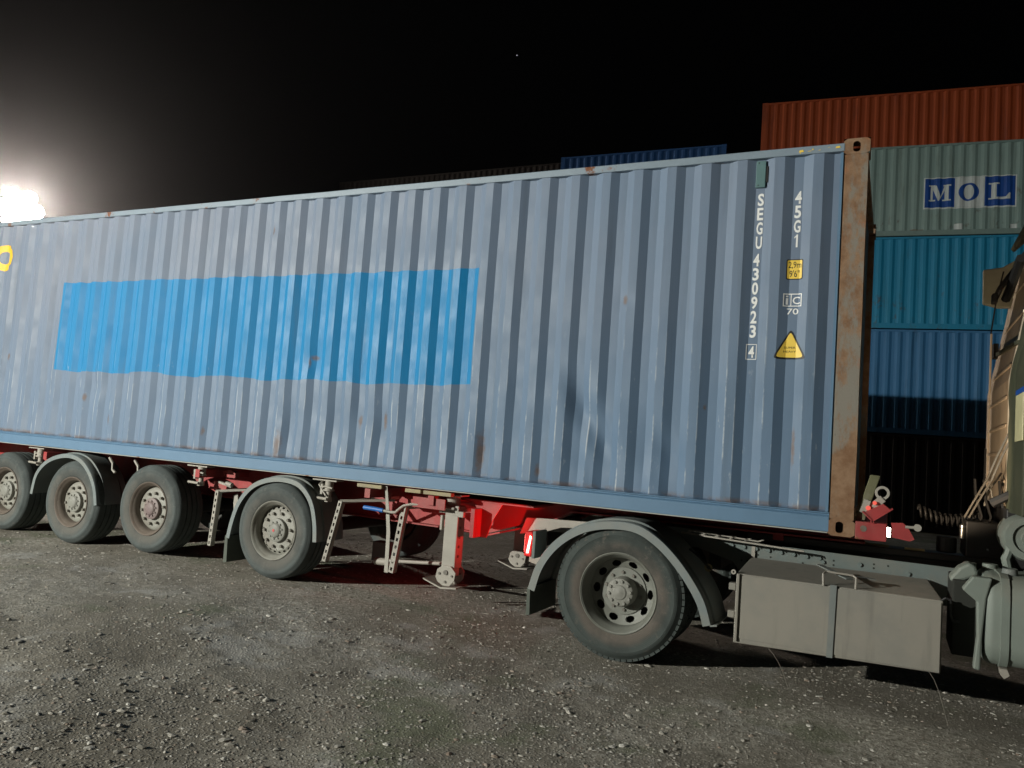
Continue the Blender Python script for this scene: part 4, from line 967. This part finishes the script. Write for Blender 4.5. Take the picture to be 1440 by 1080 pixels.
# dark bellows duct at the near side
m = MB(); n = 46; vs = []; 
for i in range(n):
    z = 1.40+2.0*i/(n-1); o_ = 0.028*math.sin(i*1.05)+0.02*math.sin(i*0.37); q = xw(z)-0.012; vs += [(q, 0.50+o_, z), (q, 0.84+o_, z), (q+0.03, 0.86+o_, z), (q+0.03, 0.46+o_, z)]
m.add(vs, [(i*4+a, i*4+(a+1) % 4, i*4+4+(a+1) % 4, i*4+4+a) for i in range(n-1) for a in range(4)]+[(0,1,2,3), tuple(4*(n-1)+k for k in (3,2,1,0))])
m.build('intake_duct', M['duct'], cb, smooth=True, angle=50)
MB().prism([(0.990, 1.40), (0.990, 2.4), (1.12, 3.1), (1.14, 3.1), (1.02, 2.4), (1.02, 1.40)], 'Y', 0.05, 0.50).build('side_fairing', M['duct'], cb, bevel=0.02)
MB().box(0.978, 0.988, 0.02, 0.36, 1.90, 2.22).build('plate', M['pale'], cb, bevel=0.003)
MB().box(0.977, 0.988, 0.02, 0.36, 2.221, 2.255).build('plate_edge', M['bluelogo'], cb)
# roof deflector, far side, with black stay
MB().prism([(0.93, 3.24), (0.925, 3.56), (1.08, 3.58), (1.30, 3.72), (1.30, 3.2), (1.05, 3.2)], 'Y', 2.28, 2.34).build('roof_deflector', M['greyplastic'], cb, bevel=0.01)
MB().obox((1.10, 1.4, 3.62), (1.45, 1.4, 3.98), 0.9, 0.04).build('roof_deflector', M['greyplastic'], cb, bevel=0.01)
MB().tube([(0.955, 1.55, 3.14), (0.985, 1.5, 3.22), (1.02, 1.35, 3.27), (1.05, 1.0, 3.30), (1.07, 0.6, 3.33)], 0.022, 8).build('roof_stay', M['black'], cb, smooth=True)
MB().tube([(1.0, 1.25, 3.08), (1.02, 1.0, 3.18), (1.03, 0.7, 3.28)], 0.035, 8).build('roof_stay', M['black'], cb, smooth=True)
MB().box(0.93, 0.97, 1.5, 1.6, 3.10, 3.18).build('stay_clamp', M['black'], cb, bevel=0.008)
MB().tube([(1.0, 1.45, 3.35), (0.97, 1.6, 3.15), (0.965, 1.9, 2.9)], 0.006, 6).build('cable', M['black'], cb, smooth=True)
# hoses between cab and trailer
for d, r in ((0, 0.008), (0.03, 0.008)):
    MB().tube([(1.00+d, 0.85, 1.98), (0.93+d, 0.86, 1.80), (0.872+d, 0.9, 1.62), (0.80+d, 0.95, 1.46), (0.74+d, 1.0, 1.32)], r, 6).build('hose', M['nut'], TK, smooth=True)
MB().tube([(0.98, 1.05, 1.68), (0.92, 1.1, 1.56), (0.90, 1.12, 1.50), (0.84, 1.14, 1.50)], 0.008, 6).build('hose', M['nut'], TK, smooth=True)
for x0 in (0.80, 0.86, 0.96):
    MB().tube([(x0, 0.98, 1.62), (x0+0.01, 0.97, 1.48), (x0+0.05, 0.95, 1.34), (x0+0.02, 0.94, 1.22)], 0.010, 6).build('hose', M['black'], TK, smooth=True)
MB().tube([(0.87, 1.0, 1.42), (0.90, 0.98, 1.60), (0.93, 0.97, 1.42)], 0.010, 6).build('hose', M['hub'], TK, smooth=True)
def coil(x0, x1, y, z, r, turns):
    return [(x0+(x1-x0)*i/(turns*10), y+r*math.cos(i*2*PI/10), z+r*math.sin(i*2*PI/10)-0.06*math.sin(PI*i/(turns*10))) for i in range(turns*10+1)]
MB().tube(coil(0.42, 0.86, 1.1, 1.34, 0.045, 12), 0.008, 6).build('coiled_hose', M['black'], TK, smooth=True)
m = MB().box(0.74, 0.98, 0.85, 1.35, 1.02, 1.30); m.box(0.98, 1.3, 0.7, 1.5, 1.0, 1.42); m.cyl((0.62, 0.95, 1.04), (0.62, 0.95, 1.16), 0.07, 14); m.build('valve_block', M['black'], TK, bevel=0.01)
MB().tube([(0.90, 0.80, 1.45), (1.00, 0.75, 1.52), (1.12, 0.7, 1.50), (1.25, 0.68, 1.42)], 0.035, 8).build('hose_loom', M['black'], TK, smooth=True)
m = MB().cyl((0.72, 0.90, 1.16), (0.72, 0.90, 1.235), 0.020, 12); m.lathe([(0.0, 0.02), (0.02, 0.0), (0.02, -0.02), (0.0, -0.03)], (0.72, 0.90, 1.26), 12, 'Z'); m.build('coupling', M['chrome'], TK, smooth=True)

# ------------------------------------------------------------ stacked containers behind
def far_container(label, x, y, z, L, H, rz, mat, railmat, postmat, x0=-0.18, logo=False, group='stacked shipping containers across the yard'):
    """local: x from -L (left) to 0 (right), front face y=0, foot z=0"""
    c = empty('stacked_container', (x, y, z)); tag(c, label, 'shipping container', group)
    def put(m, name, mt, **k): 
        o = m.build(name, mt, c, loc=(0, 0, 0), **k); return o
    xs = [-L+0.16] + folds(-L+0.16, -0.178) + [-0.178]; vs = []; fs = []
    for zz in (0.15, H-0.07):
        for q in xs: vs.append((q, 0.014+prof(q), zz))
    n = len(xs); fs = [(i, i+1, n+i+1, n+i) for i in range(n-1)]
    put(MB().add(vs, fs), 'side_panel', mat)
    put(MB().box(-L+0.17, -0.17, 0, 0.06, H-0.07, H-0.012), 'top_rail', railmat)
    put(MB().box(-L+0.17, -0.17, 0, 0.06, 0.012, 0.155), 'bottom_rail', railmat)
    for xa in (-L, -0.170):
        put(MB().box(xa+0.004, xa+0.166, 0.003, 0.15, 0.118, H-0.118), 'corner_post', postmat)
        put(MB().box(xa, xa+0.170, 0, 0.16, 0, 0.116), 'corner_casting', postmat)
        put(MB().box(xa, xa+0.170, 0, 0.16, H-0.116, H), 'corner_casting', postmat)
    put(MB().box(-L+0.05, -0.05, 0.08, 2.40, 0.06, H-0.03), 'inner_body', railmat)
    c.rotation_euler = (0, 0, rz); return c
RZ = math.radians(5.5)
RT = lambda xl, xr: (xr*math.cos(RZ), xr*math.sin(RZ))
mol = weathered('grey_green_container_paint', (0.215, 0.325, 0.310), (0.28, 0.385, 0.365), (0.13, 0.16, 0.13), 1.0, 1)
cyan = weathered('cyan_container_paint', (0.008, 0.215, 0.400), (0.014, 0.27, 0.47), (0.02, 0.15, 0.21), 1.0, 2)
blu = weathered('blue_container_paint', (0.035, 0.165, 0.360), (0.050, 0.210, 0.430), (0.02, 0.07, 0.13), 0.3, 3)
org = weathered('orange_red_container_paint', (0.340, 0.058, 0.014), (0.420, 0.078, 0.018), (0.12, 0.03, 0.02), 0.2, 4)
blu2 = weathered('deep_blue_container_paint', (0.008, 0.062, 0.200), (0.010, 0.078, 0.250), (0.01, 0.05, 0.12), 0.1, 5)
brn = weathered('dark_brown_and_shade_paint', (0.016, 0.010, 0.009), (0.022, 0.014, 0.012), (0.012, 0.010, 0.008), 0.1, 6)
grl = surf('grey_green_rail', (0.20, 0.285, 0.27), 0.6, var=0.2)
XR, YR = 9.5, 17.6 + 10.03*math.sin(RZ)     # right front corner of the near row
far_container('grey green container with a blue and white letter panel, above the cyan one', XR, YR, 8.09, 12.192, 2.591, RZ, mol, grl, grl)
MOLC = bpy.data.objects['stacked_container']
far_container('bright cyan blue container with rust marks low on it, under the grey green one', XR, YR, 5.49, 12.192, 2.591, RZ, cyan, cyan, cyan)
far_container('mid blue container fading into shadow, below the bright cyan one', XR, YR, 2.60, 12.192, 2.880, RZ, blu, blu, blu)
far_container('container with shade painted in near-black at the foot of the stack behind the truck', XR, YR, 0.02, 12.192, 2.575, RZ, brn, brn, brn)  # shade behind the truck is put into this near-black colour
far_container('orange red container, highest one at the right edge', 8.1, 20.0+12.3*math.sin(RZ), 13.46-2.75, 12.192, 2.75, RZ, org, org, org)
far_container('short deep blue container just showing above the trailer load', -5.24, 20.45, 12.36-2.591, 6.058, 2.591, RZ*0.5, blu2, blu2, blu2)
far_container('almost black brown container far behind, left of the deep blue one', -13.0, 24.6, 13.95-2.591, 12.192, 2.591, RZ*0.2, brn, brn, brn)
# letter panel M O L (serif letters, own polygons), laid on the grey green container
FXM = folds(-12.0, -0.178)
def on_mol(bms, name, mat, lift): return conform(bms, name, mat, MOLC, lift, FXM, prof, 0.014, loc=(0, 0, 0))
c_, s_r = math.cos(RZ), math.sin(RZ)
lx = lambda wx: (wx-XR)/c_*1.012
def lx2(wx):                                   # photo-measured x on the plane y=17.6 to a local x
    return (wx-9.5)/c_ 
LX = {k: lx2(v)-0.01*v for k, v in dict(a=0.817, b=1.551, c=2.264, d=2.988).items()}
za, zb = 8.880-8.09, 9.690-8.09
for k1, k2, mt in (('a', 'b', 'bluelogo'), ('b', 'c', 'whitelogo'), ('c', 'd', 'bluelogo')):
    on_mol([poly_bm([[(LX[k1], za), (LX[k2], za), (LX[k2], zb), (LX[k1], zb)]])], 'logo_panel', M[mt], 0.006)
def thin(x0, x1, z0, z1): return poly_bm([[(x0, z0), (x1, z0), (x1, z1), (x0, z1)]])
on_mol([thin(LX['a']-0.03, LX['d']+0.03, za-0.045, za-0.004), thin(LX['a']-0.03, LX['d']+0.03, zb+0.004, zb+0.03), thin(LX['a']-0.03, LX['a']-0.003, za-0.003, zb+0.003), thin(LX['d']+0.003, LX['d']+0.03, za-0.003, zb+0.003)], 'logo_border', M['whitelogo'], 0.006)
def box_of(k1, k2, u0, u1, w0, w1):
    x0, x1 = LX[k1], LX[k2]; return lambda u, w: (x0+(x1-x0)*(u0+(u1-u0)*u), za+(zb-za)*(w0+(w1-w0)*w))
f = box_of('a', 'b', 0.13, 0.87, 0.22, 0.78)
Mp = [[(0,0),(0.30,0),(0.30,0.09),(0,0.09)], [(0.09,0.09),(0.19,0.09),(0.19,0.91),(0.09,0.91)], [(0,0.91),(0.30,0.91),(0.30,1),(0,1)],
      [(0.19,0.91),(0.30,0.91),(0.30,0.999),(0.56,0.20),(0.46,0.0),(0.42,0.0),(0.19,0.62)][:2]+[(0.34,0.98),(0.54,0.28),(0.46,0.0),(0.42,0.0),(0.19,0.72)],
      [(0.54,0.28),(0.70,0.91),(0.70,0.999),(0.76,0.91),(0.76,0.72),(0.47,0.0)][:2]+[(0.76,0.91),(0.76,0.75),(0.48,0.0)],
      [(0.66,0.91),(1,0.91),(1,1),(0.66,1)], [(0.72,0.09),(0.90,0.09),(0.90,0.91),(0.72,0.91)], [(0.62,0),(1,0),(1,0.09),(0.62,0.09)]]
on_mol([poly_bm([[f(u, w) for u, w in p]]) for p in Mp], 'logo_letter', M['whitelogo'], 0.010)
f = box_of('c', 'd', 0.13, 0.84, 0.22, 0.78)
Lp = [[(0,0.91),(0.50,0.91),(0.50,1),(0,1)], [(0.13,0.09),(0.36,0.09),(0.36,0.91),(0.13,0.91)], [(0,0),(1,0),(1,0.09),(0,0.09)], [(0.36,0.09),(1,0.09),(1,0.36),(0.93,0.36),(0.80,0.15),(0.36,0.13)]]
on_mol([poly_bm([[f(u, w) for u, w in p]]) for p in Lp], 'logo_letter', M['whitelogo'], 0.010)
def ell(cx, cz, a, b, n=28): return [(cx+a*math.cos(2*PI*i/n), cz+b*math.sin(2*PI*i/n)) for i in range(n)]
oc = ((LX['b']+LX['c'])/2-0.02, (za+zb)/2); W = LX['c']-LX['b']; H_ = zb-za
def annulus(cx, cz, a, b, a2, b2, n=28):
    o, i = ell(cx, cz, a, b, n), ell(cx, cz, a2, b2, n); return poly_bm([[o[k], o[(k+1) % n], i[(k+1) % n], i[k]] for k in range(n)])
on_mol([annulus(oc[0], oc[1], W*0.35, H_*0.31, W*0.17, H_*0.25)], 'logo_letter', M['bluelogo'], 0.010)
for wx0, wx1, z0, z1, mt in ((0.479, 0.80, 8.085, 8.27, 'post'), (1.553, 1.76, 8.20, 8.41, 'whitelogo'), (2.89, 3.036, 8.17, 8.37, 'whitelogo')):
    on_mol([thin(lx2(wx0)-0.01*wx0, lx2(wx1)-0.01*wx1, max(z0-8.09, 0.158), z1-8.09)], 'patch', M[mt], 0.008)

# ------------------------------------------------------------ floodlights
def floodlight(pos, aim, label, mat, cols, rows, pw, ph, foot, round_heads=False):
    f = empty('floodlight_mast', (pos.x, pos.y, foot)); tag(f, label, 'floodlight')
    d = (Vector(aim)-pos); d.z *= 0.3; d.normalize(); r = d.cross(Vector((0, 0, 1))).normalized(); u = r.cross(d).normalized()
    back = pos - d*0.35
    MB().cyl((back.x, back.y, foot), (back.x, back.y, pos.z+0.2), 0.10, 14, 0.06).build('mast', M['conc'], f, smooth=True)
    MB().obox(back - r*cols*pw*0.55, back + r*cols*pw*0.55, 0.06, 0.06).build('crossbar', M['conc'], f)
    if round_heads:
        for i, j in ((0, 0), (1, 0), (-1, 0), (0.5, 0.87), (-0.5, 0.87), (0.5, -0.87), (-0.5, -0.87)):
            c = pos + r*i*pw*1.03 + u*j*pw*1.03
            h = MB().cyl(c-d*0.16, c-d*0.01, pw*0.512, 32).build('lamp_housing', M['black'], f)
            MB().cyl(c-d*0.008, c+d*0.006, pw*0.508, 32).build('lamp_glass', mat, h)
    else:
      for i in range(cols):
        for j in range(rows):
            c = pos + r*(i-(cols-1)/2)*pw*1.06 + u*(j-(rows-1)/2)*ph*1.06
            h = MB().obox(c-d*0.16, c-d*0.01, pw, ph).build('lamp_housing', M['black'], f, bevel=0.02)
            MB().obox(c-d*0.008, c+d*0.006, pw*0.92, ph*0.92).build('lamp_glass', mat, h, bevel=0.005)
floodlight(LAMP_B, (0.2, -6, 1.6), 'blazing white floodlight cluster rising over the far left end of the container', M['lampB'], 3, 2, 0.56, 0.50, 0.0, True)
floodlight(LAMP_A - Vector((0.35, 0.35, 0)), (-3, 1, 1.5), 'floodlight mast on the near side of the yard, beyond the left edge', M['lampA'], 2, 2, 0.30, 0.25, 0.0)
sp = Vector((-0.4406, 0.8429, 0.4833)) ; 
star = MB(); star.lathe([(0.0, -0.14), (0.10, -0.10), (0.14, 0.0), (0.10, 0.10), (0.0, 0.14)], tuple(CAM+sp.normalized()*320), 10, 'Z')
tag(star.build('star', M['starm'], None, smooth=True), 'single faint pale star high in the black sky', 'star')

# added scattering volume that imitates the lens glow around the floodlight
hz = MB().box(-170, 170, -70, 170, -1.0, 16.0).build('haze', M['ground'])
tag(hz, kind='stuff', label='added thin haze imitating lens glow around the floodlight')
hm = bpy.data.materials.new('flare_glow_volume'); hm.use_nodes = True
hn = hm.node_tree; hn.nodes.clear(); ho = hn.nodes.new('ShaderNodeOutputMaterial'); pv = hn.nodes.new('ShaderNodeVolumePrincipled')
pv.inputs['Color'].default_value = (0.9, 0.9, 0.92, 1); pv.inputs['Density'].default_value = 0.00050; pv.inputs['Anisotropy'].default_value = 0.93
hn.links.new(pv.outputs[0], ho.inputs['Volume']); hz.data.materials.clear(); hz.data.materials.append(hm)
